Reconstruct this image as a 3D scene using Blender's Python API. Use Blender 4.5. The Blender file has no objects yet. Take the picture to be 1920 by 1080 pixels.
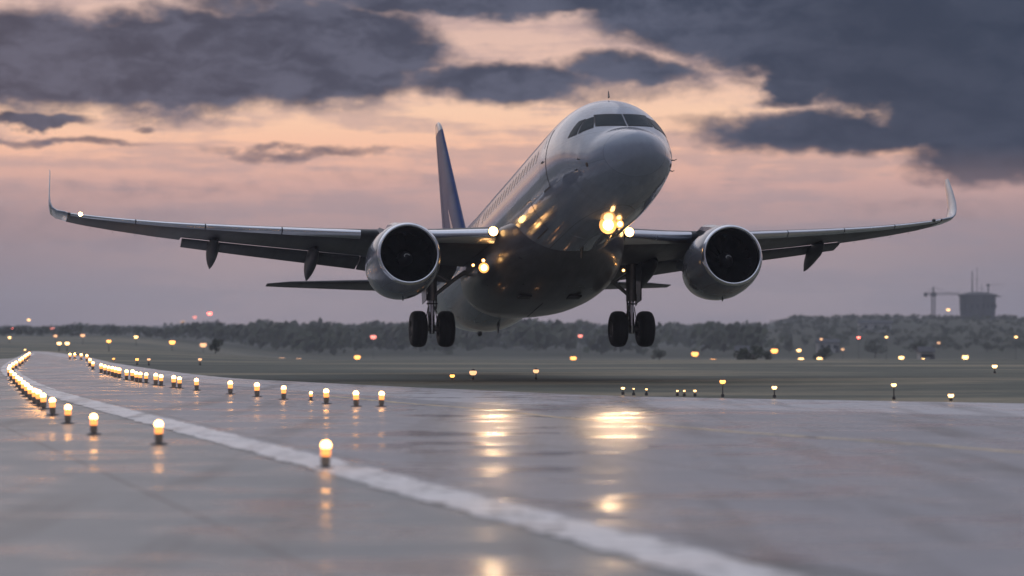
import bpy, math, random
from mathutils import Vector, Matrix, noise
random.seed(7)
C = bpy.context.scene.collection
PI = math.pi
R = math.radians

# ------------------------------------------------------------------ helpers
class MB:
    """collects shapes that become ONE mesh object"""
    def __init__(s): s.v, s.f, s.m = [], [], []
    def face(s, pts, m=0):
        n = len(s.v); s.v += [tuple(p) for p in pts]; s.f.append(tuple(range(n, n+len(pts)))); s.m.append(m)
    def grid(s, rows, closed=False, cap0=False, cap1=False, m=0):
        n0 = len(s.v); k = len(rows[0])
        for r in rows: s.v += [tuple(p) for p in r]
        for i in range(len(rows)-1):
            for j in range(k if closed else k-1):
                a = n0+i*k+j; b = n0+i*k+(j+1) % k
                s.f.append((a, b, b+k, a+k)); s.m.append(m)
        if cap0: s.f.append(tuple(range(n0+k-1, n0-1, -1))); s.m.append(m)
        if cap1:
            b = n0+(len(rows)-1)*k
            s.f.append(tuple(range(b, b+k))); s.m.append(m)
    def box(s, lo, hi, m=0):
        x0, y0, z0 = lo; x1, y1, z1 = hi
        p = [(x0,y0,z0),(x1,y0,z0),(x1,y1,z0),(x0,y1,z0),(x0,y0,z1),(x1,y0,z1),(x1,y1,z1),(x0,y1,z1)]
        n = len(s.v); s.v += p
        for f in [(0,3,2,1),(4,5,6,7),(0,1,5,4),(1,2,6,5),(2,3,7,6),(3,0,4,7)]:
            s.f.append(tuple(n+i for i in f)); s.m.append(m)
    def tube(s, pts, rad, seg=10, caps=True, m=0):
        pts = [Vector(p) for p in pts]
        rad = rad if isinstance(rad, (list, tuple)) else [rad]*len(pts)
        rows = []
        for i, p in enumerate(pts):
            d = (pts[min(i+1, len(pts)-1)]-pts[max(i-1, 0)]).normalized()
            u = d.cross(Vector((0,0,1)) if abs(d.z) < .9 else Vector((1,0,0))).normalized(); w = d.cross(u)
            rows.append([p+rad[i]*(math.cos(t)*u+math.sin(t)*w) for t in [2*PI*j/seg for j in range(seg)]])
        s.grid(rows, True, caps, caps, m)
    def lathe(s, prof, org, axis=(1,0,0), seg=32, cap0=False, cap1=False, m=0):
        """prof: (along, radius)"""
        org = Vector(org); a = Vector(axis).normalized()
        u = a.cross(Vector((0,0,1)) if abs(a.z) < .9 else Vector((1,0,0))).normalized(); w = a.cross(u)
        rows = [[org+a*h+r*(math.cos(t)*u+math.sin(t)*w) for t in [2*PI*j/seg for j in range(seg)]] for h, r in prof]
        s.grid(rows, True, cap0, cap1, m)
    def build(s, name, mat, parent=None, smooth=True, ang=35):
        me = bpy.data.meshes.new(name); me.from_pydata(s.v, [], s.f); me.update()
        mats = mat if isinstance(mat, (list, tuple)) else [mat]
        for mm in mats: me.materials.append(mm)
        if len(mats) > 1: me.polygons.foreach_set('material_index', s.m)
        import bmesh
        bm = bmesh.new(); bm.from_mesh(me); bmesh.ops.remove_doubles(bm, verts=bm.verts, dist=1e-5)
        bmesh.ops.recalc_face_normals(bm, faces=bm.faces); bm.to_mesh(me); bm.free()
        if smooth:
            me.polygons.foreach_set('use_smooth', [True]*len(me.polygons)); me.set_sharp_from_angle(angle=R(ang))
        o = bpy.data.objects.new(name, me); C.objects.link(o)
        if parent: o.parent = parent
        return o

def tag(o, label=None, cat=None, group=None, kind=None):
    if label: o['label'] = label
    if cat: o['category'] = cat
    if group: o['group'] = group
    if kind: o['kind'] = kind
    return o

def empty(name, loc=(0,0,0)):
    o = bpy.data.objects.new(name, None); C.objects.link(o); o.location = loc; o.empty_display_size = .3
    return o

def lin(c):
    return tuple((x/255/12.92 if x/255 <= .04045 else ((x/255+.055)/1.055)**2.4) for x in c)

def lerp(a, b, t): return a+(b-a)*t
def sstep(a, b, x):
    t = max(0, min(1, (x-a)/(b-a))); return t*t*(3-2*t)

# ------------------------------------------------------------------ materials
def mat(name, col, rough=.5, metal=0, coat=0, var=.12, scale=3, bump=0, bscale=30, rvar=.08, spec=.5, emis=None, estr=0):
    m = bpy.data.materials.new(name); m.use_nodes = True; nt = m.node_tree; N = nt.nodes; L = nt.links
    b = N['Principled BSDF']
    b.inputs['Metallic'].default_value = metal
    b.inputs['Coat Weight'].default_value = coat; b.inputs['Coat Roughness'].default_value = .06
    b.inputs['Specular IOR Level'].default_value = spec
    tc = N.new('ShaderNodeTexCoord')
    n = N.new('ShaderNodeTexNoise'); n.inputs['Scale'].default_value = scale; n.inputs['Detail'].default_value = 6
    L.new(tc.outputs['Object'], n.inputs['Vector'])
    mx = N.new('ShaderNodeMix'); mx.data_type = 'RGBA'
    mx.inputs[6].default_value = (*[c*(1-var) for c in col], 1); mx.inputs[7].default_value = (*[min(1, c*(1+var)) for c in col], 1)
    L.new(n.outputs['Fac'], mx.inputs[0]); L.new(mx.outputs[2], b.inputs['Base Color'])
    mr = N.new('ShaderNodeMapRange'); mr.inputs[3].default_value = max(.02, rough-rvar); mr.inputs[4].default_value = rough+rvar
    L.new(n.outputs['Fac'], mr.inputs[0]); L.new(mr.outputs[0], b.inputs['Roughness'])
    if bump:
        n2 = N.new('ShaderNodeTexNoise'); n2.inputs['Scale'].default_value = bscale; n2.inputs['Detail'].default_value = 4
        L.new(tc.outputs['Object'], n2.inputs['Vector'])
        bp = N.new('ShaderNodeBump'); bp.inputs['Strength'].default_value = bump; bp.inputs['Distance'].default_value = .02
        L.new(n2.outputs['Fac'], bp.inputs['Height']); L.new(bp.outputs[0], b.inputs['Normal'])
    if emis:
        b.inputs['Emission Color'].default_value = (*emis, 1); b.inputs['Emission Strength'].default_value = estr
    return m

def paint_mat(name, col, rough=.22, panel=True, dirt=.25, coat=.7, spec=.5):
    """aircraft paint: gloss coat, faint dirt streaks and panel joints laid out on the body"""
    m = mat(name, col, rough, coat=coat, var=.05, scale=.9, rvar=.07, spec=spec)
    nt = m.node_tree; N = nt.nodes; L = nt.links; b = N['Principled BSDF']
    src = b.inputs['Base Color'].links[0].from_socket
    tc = [n for n in N if n.type == 'TEX_COORD'][0]
    mp = N.new('ShaderNodeMapping'); mp.inputs['Scale'].default_value = (.35, 3.0, 3.0)
    L.new(tc.outputs['Object'], mp.inputs[0])
    n = N.new('ShaderNodeTexNoise'); n.inputs['Scale'].default_value = 1.4; n.inputs['Detail'].default_value = 8; n.inputs['Roughness'].default_value = .65
    L.new(mp.outputs[0], n.inputs['Vector'])
    cr = N.new('ShaderNodeValToRGB'); cr.color_ramp.elements[0].position = .35; cr.color_ramp.elements[1].position = .75
    cr.color_ramp.elements[0].color = (1-dirt, 1-dirt, 1-dirt*.97, 1); cr.color_ramp.elements[1].color = (1, 1, 1, 1)
    L.new(n.outputs['Fac'], cr.inputs[0])
    mx = N.new('ShaderNodeMix'); mx.data_type = 'RGBA'; mx.blend_type = 'MULTIPLY'; mx.inputs[0].default_value = 1
    L.new(src, mx.inputs[6]); L.new(cr.outputs[0], mx.inputs[7])
    out = mx.outputs[2]
    if panel:
        sx = N.new('ShaderNodeSeparateXYZ'); L.new(tc.outputs['Object'], sx.inputs[0])
        def seam(sock, period, width):
            a = N.new('ShaderNodeMath'); a.operation = 'PINGPONG'; a.inputs[1].default_value = period/2; L.new(sock, a.inputs[0])
            c = N.new('ShaderNodeMath'); c.operation = 'LESS_THAN'; c.inputs[1].default_value = width; L.new(a.outputs[0], c.inputs[0])
            return c.outputs[0]
        s1 = seam(sx.outputs[0], 2.13, .006)
        s2 = seam(sx.outputs[2], 1.07, .006)
        a = N.new('ShaderNodeMath'); a.operation = 'MAXIMUM'; L.new(s1, a.inputs[0]); L.new(s2, a.inputs[1])
        k = N.new('ShaderNodeMath'); k.operation = 'MULTIPLY'; k.inputs[1].default_value = .45; L.new(a.outputs[0], k.inputs[0])
        m2 = N.new('ShaderNodeMix'); m2.data_type = 'RGBA'; L.new(k.outputs[0], m2.inputs[0]); L.new(out, m2.inputs[6]); m2.inputs[7].default_value = (.08, .08, .09, 1)
        out = m2.outputs[2]
    L.new(out, b.inputs['Base Color'])
    # very slight skin waviness between frames
    n3 = N.new('ShaderNodeTexNoise'); n3.inputs['Scale'].default_value = 1.6; n3.inputs['Detail'].default_value = 2; L.new(tc.outputs['Object'], n3.inputs['Vector'])
    bp = N.new('ShaderNodeBump'); bp.inputs['Strength'].default_value = .10; bp.inputs['Distance'].default_value = .03
    L.new(n3.outputs['Fac'], bp.inputs['Height']); L.new(bp.outputs[0], b.inputs['Normal'])
    return m

M = {}
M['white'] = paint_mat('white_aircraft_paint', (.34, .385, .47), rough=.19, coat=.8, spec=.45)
M['radome'] = paint_mat('radome_paint', (.33, .375, .46), coat=.7, spec=.45, rough=.21, panel=False, dirt=.12)
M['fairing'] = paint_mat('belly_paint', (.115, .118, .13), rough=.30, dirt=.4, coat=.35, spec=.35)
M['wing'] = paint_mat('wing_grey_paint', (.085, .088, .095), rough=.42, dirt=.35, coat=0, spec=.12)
M['blue'] = paint_mat('dark_blue_paint', (.012, .045, .19), rough=.40, panel=False, dirt=.3, coat=.05, spec=.2)
M['slat'] = mat('bare_metal', (.72, .74, .78), .24, metal=1, var=.08, scale=2)
M['lip'] = mat('polished_inlet_metal', (.78, .80, .84), .17, metal=1, var=.06, scale=2)
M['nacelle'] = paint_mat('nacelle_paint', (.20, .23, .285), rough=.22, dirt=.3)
M['dark'] = mat('dark_duct', (.018, .018, .02), .5)
M['blade'] = mat('fan_blade_metal', (.02, .021, .025), .45, metal=.6)
M['spin'] = mat('spinner_dark', (.03, .03, .035), .35, coat=.3)
M['mark'] = mat('white_mark', (.7, .7, .7), .5)
M['hot'] = mat('exhaust_metal', (.16, .13, .11), .4, metal=.9)
M['glass'] = mat('cockpit_glass', (.020, .034, .044), .25, var=.05, rvar=.03, spec=.06)
M['wglass'] = mat('cabin_window_glass', (.05, .05, .06), .12, coat=.5, rvar=.02)
M['seam'] = mat('dark_seam', (.06, .06, .065), .6)
M['tyre'] = mat('tyre_rubber', (.014, .014, .014), .75, bump=.3, bscale=40)
M['steel'] = mat('gear_steel', (.22, .21, .20), .38, metal=.6, var=.3, scale=8)
M['pipe'] = mat('chrome_piston', (.55, .55, .56), .15, metal=1)
M['lampcase'] = mat('lamp_case', (.12, .12, .12), .4, metal=.5)
M['landing'] = mat('landing_lamp_glow', (.8, .7, .5), .3, emis=(1, .56, .19), estr=9)
M['landing2'] = mat('landing_lamp_glow_small', (.8, .7, .5), .3, emis=(1, .50, .14), estr=14)
M['beacon'] = mat('nav_lamp_glow', (.8, .6, .4), .3, emis=(1, .48, .16), estr=26)

# ------------------------------------------------------------------ camera
F_PX, HOR, CAMH = 5600.0, 620.0, 1.8
TILT = math.atan((HOR-540)/F_PX)
cd = bpy.data.cameras.new('camera'); cam = bpy.data.objects.new('camera', cd); C.objects.link(cam)
cam.location = (0, 0, CAMH); cam.rotation_euler = (PI/2+TILT, 0, 0)
cd.sensor_width = 36; cd.lens = F_PX/1920*36; cd.clip_start = .5; cd.clip_end = 30000
cd.dof.use_dof = True; cd.dof.focus_distance = 102; cd.dof.aperture_fstop = .95; cd.dof.aperture_blades = 0
bpy.context.scene.camera = cam

def ray(u, v):
    x = (u-960)/F_PX; z = (540-v)/F_PX
    return Vector((x, math.cos(TILT)-z*math.sin(TILT), math.sin(TILT)+z*math.cos(TILT)))
def ground(u, v, z=0.0):
    """a point of the ground plane (or of height z), surveyed from the photograph"""
    d = ray(u, v); t = (z-CAMH)/d.z
    return Vector((d.x*t, d.y*t, z))
def atdepth(u, v, Y):
    d = ray(u, v); t = Y/d.y
    return Vector((d.x*t, Y, CAMH+d.z*t))

# ------------------------------------------------------------------ world: dusk sky with cloud banks
K = 180/PI/F_PX
def AZ(u): return (u-960)*K
def EL(v): return (HOR-v)*K
w = bpy.data.worlds.new('World'); bpy.context.scene.world = w; w.use_nodes = True
nt = w.node_tree; N = nt.nodes; L = nt.links; N.clear()
def mth(op, a, b=None, c=None, clamp=False):
    n = N.new('ShaderNodeMath'); n.operation = op; n.use_clamp = clamp
    for i, x in enumerate((a, b, c)):
        if x is None: continue
        if isinstance(x, (int, float)): n.inputs[i].default_value = x
        else: L.new(x, n.inputs[i])
    return n.outputs[0]
def mixc(f, a, b):
    n = N.new('ShaderNodeMix'); n.data_type = 'RGBA'
    if isinstance(f, (int, float)): n.inputs[0].default_value = f
    else: L.new(f, n.inputs[0])
    for i, x in ((6, a), (7, b)):
        if isinstance(x, tuple): n.inputs[i].default_value = (*x, 1)
        else: L.new(x, n.inputs[i])
    return n.outputs[2]
def srange(x, a, b, lo=0.0, hi=1.0):
    n = N.new('ShaderNodeMapRange'); n.interpolation_type = 'SMOOTHSTEP'; L.new(x, n.inputs[0])
    n.inputs[1].default_value = a; n.inputs[2].default_value = b; n.inputs[3].default_value = lo; n.inputs[4].default_value = hi
    return n.outputs[0]
tc = N.new('ShaderNodeTexCoord'); sp = N.new('ShaderNodeSeparateXYZ'); L.new(tc.outputs['Generated'], sp.inputs[0])
X, Y, Z = sp.outputs
az = mth('MULTIPLY', mth('ARCTAN2', X, Y), 180/PI)
el = mth('MULTIPLY', mth('ARCSINE', Z), 180/PI)
def vec(a, b, c=0.0):
    n = N.new('ShaderNodeCombineXYZ')
    for i, x in enumerate((a, b, c)):
        if isinstance(x, (int, float)): n.inputs[i].default_value = x
        else: L.new(x, n.inputs[i])
    return n.outputs[0]
def fbm(v, scale, detail=8, rough=.6):
    n = N.new('ShaderNodeTexNoise'); n.inputs['Scale'].default_value = scale; n.inputs['Detail'].default_value = detail
    n.inputs['Roughness'].default_value = rough; L.new(v, n.inputs['Vector']); return n.outputs['Fac']
P0 = vec(az, mth('MULTIPLY', el, 2.2), 3.7)
wA = mth('SUBTRACT', fbm(P0, .75, 7, .58), .5)
wB = mth('SUBTRACT', fbm(vec(mth('ADD', az, 31), mth('MULTIPLY', el, 2.2), 9.1), .75, 7, .58), .5)
fine = mth('SUBTRACT', fbm(vec(mth('ADD', az, 77), mth('MULTIPLY', el, 1.7), 1.3), 2.1, 9, .62), .5)
azw = mth('ADD', az, mth('MULTIPLY', wA, 1.5)); elw = mth('ADD', el, mth('MULTIPLY', wB, .85))
wide = fbm(vec(mth('MULTIPLY', az, .5), mth('MULTIPLY', el, 4.2), 5.0), .55, 7, .58)
BL = [ # (u, v, half width, half height, weight) of the cloud masses
 (60,120,170,95,.95),(330,120,230,95,1.0),(590,95,230,100,1.0),(700,70,130,70,.6),(500,10,220,50,.6),(60,90,60,60,.4),(950,155,230,42,.75),(1190,135,150,38,.7),(1130,165,240,30,.45),
 (930,-10,330,42,.95),(1450,10,330,90,1.1),(1700,70,360,100,1.3),(1850,190,220,120,1.0),(1490,165,75,36,.85),(1650,170,200,50,.7),(1600,250,320,42,.75),(1880,290,190,60,.8),
 (1350,235,170,20,.4),(60,230,120,13,.75),(290,237,28,9,.5),(120,270,170,12,.55),(560,285,200,12,.5),(80,210,100,12,.4),
 (300,355,420,26,.30),(700,330,300,22,.28),(1250,345,300,16,.25),(150,430,330,60,.32),(1750,390,260,26,.3),(1050,400,260,20,.18),(1650,330,200,15,.2)]
D = None
for (u, v, a, b, wt) in BL:
    dx = mth('DIVIDE', mth('SUBTRACT', azw, AZ(u)), a*K); dy = mth('DIVIDE', mth('SUBTRACT', elw, EL(v)), b*K)
    e = mth('MULTIPLY_ADD', dx, dx, mth('MULTIPLY', dy, dy))
    g = mth('MULTIPLY', mth('EXPONENT', mth('MULTIPLY', mth('POWER', e, 1.5), -.7)), wt)
    D = g if D is None else mth('MAXIMUM', D, g)
front = mth('MULTIPLY', srange(mth('ABSOLUTE', az), 12, 17, 1, 0), srange(el, 7.5, 10, 1, 0))
hi = fbm(vec(mth('MULTIPLY', az, .09), mth('MULTIPLY', el, .16), 2.0), .8, 7, .55)
away = srange(hi, .42, .62, .15, .75)
Dm = mth('ADD', mth('MULTIPLY', D, front), mth('MULTIPLY', away, mth('SUBTRACT', 1.0, front)))
Dn = mth('ADD', Dm, mth('MULTIPLY', fine, .36))
cov = srange(Dn, .18, .66)
thin = mth('MULTIPLY', srange(mth('ADD', wide, mth('MULTIPLY', fine, .25)), .43, .62), .58)
# clear part of the sky, by elevation
cr = N.new('ShaderNodeValToRGB'); L.new(mth('DIVIDE', el, 90.0, clamp=True), cr.inputs[0])
stops = [(620,(160,146,155)),(560,(166,151,158)),(480,(168,150,155)),(400,(180,152,153)),(335,(216,172,162)),(285,(250,194,166)),(215,(255,210,178)),(140,(236,196,178)),(40,(220,186,174))]
els = cr.color_ramp.elements
els[0].position = 0; els[0].color = (*lin(stops[0][1]), 1)
els[1].position = 1; els[1].color = (*lin((196, 212, 240)), 1)
for v, c in stops[1:]:
    e = els.new(EL(v)/90); e.color = (*lin(c), 1)
for p, c in ((.11, (222, 210, 210)), (.22, (202, 204, 218)), (.5, (188, 204, 230))):
    e = els.new(p); e.color = (*lin(c), 1)
side = srange(mth('ABSOLUTE', mth('SUBTRACT', az, .2)), 4.5, 11.5)
low = srange(el, .2, 3.8, 1, 0)
clear = mixc(mth('MULTIPLY', mth('MULTIPLY', side, low), .62), cr.outputs[0], lin((108, 110, 130)))
back = srange(mth('ABSOLUTE', az), 25, 95)
backcol = mixc(srange(el, 9, 58), lin((32, 40, 56)), lin((220, 234, 255)))
clear = mixc(mth('MULTIPLY', back, .95), clear, backcol)
tone = fbm(vec(mth('MULTIPLY', azw, .8), mth('MULTIPLY', elw, 2.0), 8.0), .9, 6, .6)
rightness = srange(az, 1.5, 7.5)
dark = mixc(srange(mth('ADD', tone, mth('MULTIPLY', fine, .3)), .36, .66), lin((42, 61, 86)), lin((78, 89, 112)))
dark = mixc(mth('MULTIPLY', rightness, .72), dark, lin((32, 49, 72)))
streak = mixc(srange(el, 1.5, 3.5), lin((146, 138, 150)), lin((176, 152, 155)))
c1 = mixc(thin, clear, streak)
lowfade = srange(el, 1.6, 3.6, .45, 1)
c2 = mixc(mth('MULTIPLY', cov, lowfade), c1, dark)
upcloud = mixc(mth('MULTIPLY', away, mth('MULTIPLY_ADD', back, -.5, 1.0)), c1, mixc(back, lin((178, 174, 188)), lin((84, 98, 124))))
c3 = mixc(front, upcloud, c2)
below = srange(el, -1.2, -.2)
c3 = mixc(below, lin((60, 60, 66)), c3)
sky = N.new('ShaderNodeTexSky'); sky.sky_type = 'NISHITA'; sky.sun_disc = False; sky.sun_elevation = R(4); sky.sun_rotation = R(-12); sky.dust_density = 3; sky.air_density = 1.5
bg = N.new('ShaderNodeBackground'); L.new(c3, bg.inputs[0]); bg.inputs[1].default_value = 1.0
bg2 = N.new('ShaderNodeBackground'); L.new(sky.outputs[0], bg2.inputs[0]); bg2.inputs[1].default_value = .0
add = N.new('ShaderNodeAddShader'); L.new(bg.outputs[0], add.inputs[0]); L.new(bg2.outputs[0], add.inputs[1])
bg2.inputs[1].default_value = .0015
out = N.new('ShaderNodeOutputWorld'); L.new(add.outputs[0], out.inputs[0])
w.cycles.sampling_method = 'MANUAL'; w.cycles.sample_map_resolution = 2048

sl = bpy.data.lights.new('sun', 'SUN'); so = bpy.data.objects.new('sun', sl); C.objects.link(so)
sl.energy = .25; sl.angle = R(60); sl.color = (1, .93, .88)
sd = Vector((-.45, .75, .62)).normalized(); so.rotation_euler = sd.to_track_quat('Z', 'Y').to_euler(); so.location = (0, 0, 60)

# ------------------------------------------------------------------ terrain
def hgt(x, y):
    r = math.hypot(x, y); a = x/y if y > 1 else (9 if x > 0 else -9)
    if y <= 1: return 0.0
    side = sstep(-.135, -.06, a)
    h = -5.2*sstep(145, 620, y)*side*(1-sstep(1400, 2600, y))
    h += 12.2*sstep(820, 1480, y)*sstep(.066, .098, a)*(1-.5*sstep(2600, 5000, y))*(1 if a < 3 else 0)
    h += 5.2*(1-side)*0
    n = noise.noise(Vector((x*.004, y*.0025, 0)))
    h += n*1.6*sstep(200, 900, y)+.25*noise.noise(Vector((x*.03, y*.012, 2)))*sstep(160, 300, y)
    return h
mb = MB()
azs = [-180+i*6 for i in range(24)]+[-36+i*2 for i in range(11)]+[-15.5+i*.5 for i in range(63)]+[16+i*2 for i in range(11)]+[42+i*6 for i in range(23)]
azs = sorted(set(azs)); azs = [a for a in azs if a < 180]
rs = [0.5, 15, 60, 100, 130]+[150*1.035**i for i in range(124)]
rows = []
for r in rs:
    rows.append([(r*math.sin(R(a)), r*math.cos(R(a)), hgt(r*math.sin(R(a)), r*math.cos(R(a))) if r < 9000 else -5) for a in azs])
mb.grid(rows, closed=True, cap0=True)
g = bpy.data.materials.new('field_ground'); g.use_nodes = True; nt = g.node_tree; N = nt.nodes; L = nt.links
b = N['Principled BSDF']; b.inputs['Roughness'].default_value = .9; b.inputs['Specular IOR Level'].default_value = .2
tc = N.new('ShaderNodeTexCoord')
def nz(scale, sc=(1, 1, 1), det=6):
    mp = N.new('ShaderNodeMapping'); mp.inputs['Scale'].default_value = sc; L.new(tc.outputs['Object'], mp.inputs[0])
    n = N.new('ShaderNodeTexNoise'); n.inputs['Scale'].default_value = scale; n.inputs['Detail'].default_value = det; L.new(mp.outputs[0], n.inputs['Vector']); return n.outputs['Fac']
big = nz(.075, (.55, 1, 1), 8); fin = nz(1.2, (1, 1, 1)); huge = nz(.012, (1, .4, 1))
def ramp(f, pts):
    r = N.new('ShaderNodeValToRGB'); L.new(f, r.inputs[0]); e = r.color_ramp.elements
    e[0].position = pts[0][0]; e[0].color = (*pts[0][1], 1); e[1].position = pts[-1][0]; e[1].color = (*pts[-1][1], 1)
    for p, c in pts[1:-1]: q = e.new(p); q.color = (*c, 1)
    return r.outputs[0]
cA = ramp(big, [(.38, (.10, .108, .095)), (.50, (.14, .146, .122)), (.60, (.34, .29, .21)), (.66, (.19, .19, .14))])
cB = ramp(huge, [(.40, (.08, .10, .085)), (.55, (.18, .18, .14)), (.65, (.24, .23, .18))])
n = N.new('ShaderNodeMix'); n.data_type = 'RGBA'; n.inputs[0].default_value = .3; L.new(cA, n.inputs[6]); L.new(cB, n.inputs[7])
n2 = N.new('ShaderNodeMix'); n2.data_type = 'RGBA'; n2.blend_type = 'MULTIPLY'; n2.inputs[0].default_value = .6; L.new(n.outputs[2], n2.inputs[6])
L.new(ramp(fin, [(.3, (.8, .8, .8)), (.7, (1.25, 1.25, 1.2))]), n2.inputs[7]); 
sy = N.new('ShaderNodeSeparateXYZ'); L.new(tc.outputs['Object'], sy.inputs[0])
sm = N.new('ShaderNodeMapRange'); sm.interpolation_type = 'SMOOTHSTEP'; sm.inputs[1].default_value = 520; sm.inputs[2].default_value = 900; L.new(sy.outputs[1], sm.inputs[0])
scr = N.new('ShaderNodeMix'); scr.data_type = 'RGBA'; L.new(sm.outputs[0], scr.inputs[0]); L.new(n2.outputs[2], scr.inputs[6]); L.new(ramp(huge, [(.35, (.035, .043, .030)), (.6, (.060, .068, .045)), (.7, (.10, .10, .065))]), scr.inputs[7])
L.new(scr.outputs[2], b.inputs['Base Color'])
bp = N.new('ShaderNodeBump'); bp.inputs['Strength'].default_value = .6; bp.inputs['Distance'].default_value = .25; L.new(fin, bp.inputs['Height']); L.new(bp.outputs[0], b.inputs['Normal'])
tag(mb.build('ground', g, smooth=True, ang=60), kind='structure')

# ------------------------------------------------------------------ runway
def wet(name, base, rlo, rhi, film=.5, joints=0.0):
    m = bpy.data.materials.new(name); m.use_nodes = True; nt = m.node_tree; N = nt.nodes; L = nt.links
    b = N['Principled BSDF']; tc = N.new('ShaderNodeTexCoord')
    def nz(scale, sc=(1, 1, 1), det=6, rg=.55):
        mp = N.new('ShaderNodeMapping'); mp.inputs['Scale'].default_value = sc; L.new(tc.outputs['Object'], mp.inputs[0])
        n = N.new('ShaderNodeTexNoise'); n.inputs['Scale'].default_value = scale; n.inputs['Detail'].default_value = det; n.inputs['Roughness'].default_value = rg
        L.new(mp.outputs[0], n.inputs['Vector']); return n.outputs['Fac']
    pud = nz(.42, (.8, .9, 1), 7, .6); fin = nz(9, det=5); mid = nz(1.1, (.55, 1.2, 1), 6)
    a = N.new('ShaderNodeMath'); a.operation = 'MULTIPLY_ADD'; a.inputs[1].default_value = .45; L.new(mid, a.inputs[0]); L.new(pud, a.inputs[2])
    mr = N.new('ShaderNodeMapRange'); mr.interpolation_type = 'SMOOTHSTEP'; mr.inputs[1].default_value = film+.22; mr.inputs[2].default_value = film+.40
    mr.inputs[3].default_value = rlo; mr.inputs[4].default_value = rhi; L.new(a.outputs[0], mr.inputs[0]); L.new(mr.outputs[0], b.inputs['Roughness'])
    c = N.new('ShaderNodeMix'); c.data_type = 'RGBA'; L.new(fin, c.inputs[0])
    c.inputs[6].default_value = (*[x*.7 for x in base], 1); c.inputs[7].default_value = (*[x*1.35 for x in base], 1)
    # slab joints and rubber streaks along the runway direction
    mpj = N.new('ShaderNodeMapping'); mpj.inputs['Rotation'].default_value = (0, 0, R(-13.5)); L.new(tc.outputs['Object'], mpj.inputs[0])
    sj = N.new('ShaderNodeSeparateXYZ'); L.new(mpj.outputs[0], sj.inputs[0]); jl = []
    for k_, per in ((0, 3.8), (1, 6.0)):
        a_ = N.new('ShaderNodeMath'); a_.operation = 'PINGPONG'; a_.inputs[1].default_value = per/2; L.new(sj.outputs[k_], a_.inputs[0])
        l_ = N.new('ShaderNodeMath'); l_.operation = 'LESS_THAN'; l_.inputs[1].default_value = .022; L.new(a_.outputs[0], l_.inputs[0]); jl.append(l_.outputs[0])
    jm = N.new('ShaderNodeMath'); jm.operation = 'MAXIMUM'; L.new(jl[0], jm.inputs[0]); L.new(jl[1], jm.inputs[1])
    rub = nz(.5, (2.2, .12, 1), 6)
    rr_ = N.new('ShaderNodeMapRange'); rr_.inputs[1].default_value = .5; rr_.inputs[2].default_value = .7; rr_.inputs[4].default_value = .6; L.new(rub, rr_.inputs[0])
    jx = N.new('ShaderNodeMath'); jx.operation = 'MAXIMUM'; L.new(jm.outputs[0], jx.inputs[0]); L.new(rr_.outputs[0], jx.inputs[1])
    cj = N.new('ShaderNodeMix'); cj.data_type = 'RGBA'; L.new(jx.outputs[0], cj.inputs[0]); L.new(c.outputs[2], cj.inputs[6]); cj.inputs[7].default_value = (.02, .02, .022, 1)
    L.new(cj.outputs[2], b.inputs['Base Color'])
    b.inputs['IOR'].default_value = 1.4; b.inputs['Specular IOR Level'].default_value = .5
    bp = N.new('ShaderNodeBump'); bp.inputs['Strength'].default_value = 1.0; bp.inputs['Distance'].default_value = .013
    wv = nz(.7, (.35, 1.6, 1), 5, .55); L.new(wv, bp.inputs['Height'])
    bp2 = N.new('ShaderNodeBump'); bp2.inputs['Strength'].default_value = .05; bp2.inputs['Distance'].default_value = .004
    L.new(fin, bp2.inputs['Height']); L.new(bp.outputs[0], bp2.inputs['Normal']); L.new(bp2.outputs[0], b.inputs['Normal'])
    return m
M['runway'] = wet('wet_runway_asphalt', (.21, .22, .245), .16, .40, .37)
M['shoulder'] = wet('wet_shoulder_asphalt', (.18, .20, .205), .17, .42, .37)
M['apron'] = wet('wet_far_apron', (.42, .42, .44), .22, .45, .40)

def resample(pts, step):
    out = []
    n = len(pts)
    for i in range(n-1):
        p0, p1, p2, p3 = pts[max(i-1, 0)], pts[i], pts[i+1], pts[min(i+2, n-1)]
        k = max(2, int((p2-p1).length/step))
        for j in range(k):
            t = j/k
            out.append(.5*((2*p1)+(-p0+p2)*t+(2*p0-5*p1+4*p2-p3)*t*t+(-p0+3*p1-3*p2+p3)*t**3))
    out.append(pts[-1]); return out
# outer edge of all the pavement on the far side
far_edge = [ground(u, v) for u, v in [(62,657),(110,662),(160,669),(210,680),(300,694),(420,708),(560,716),(760,726),(900,732),(1100,741),(1340,747),(1640,752),(1920,757),(2300,763)]]
mid_edge = [ground(u, v) for u, v in [(58,660),(100,667),(150,675),(210,692),(300,707),(420,722),(560,733),(720,745),(900,757),(1100,764),(1340,768),(1640,774),(1920,782),(2300,792)]]
MX = [Vector((x, 58.6-(x-14)*.05, 0)) for x in (18, 24, 32, 42, 55, 70, 90, 120)]
FX = [Vector((x, 70.2-(x-17)*.05, 0)) for x in (21, 27, 35, 45, 58, 72, 92, 120)]
stripe_px = [(57,663),(46,669),(30,678),(19,687),(17,694),(25,703),(45,716),(75,729),(120,744),(200,766),(310,795),(480,839),(610,872),(760,913),(900,950),(1100,1003),(1300,1056),(1500,1110)]
stripe = [ground(u, v) for u, v in stripe_px]
def sheet(name, left, right, z, m, step=1.5, wob=0):
    a = resample(left, step); nA = len(a); bq = resample(right, step)
    rows = []
    for i in range(nA):
        t = i/(nA-1)*(len(bq)-1); j = min(int(t), len(bq)-2); q = bq[j].lerp(bq[j+1], t-j)
        rows.append([(a[i].lerp(q, s)).to_tuple()[:2]+(z,) for s in (0, .25, .5, .75, 1)])
    mb = MB(); mb.grid(rows)
    return mb.build(name, m, smooth=False)
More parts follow.
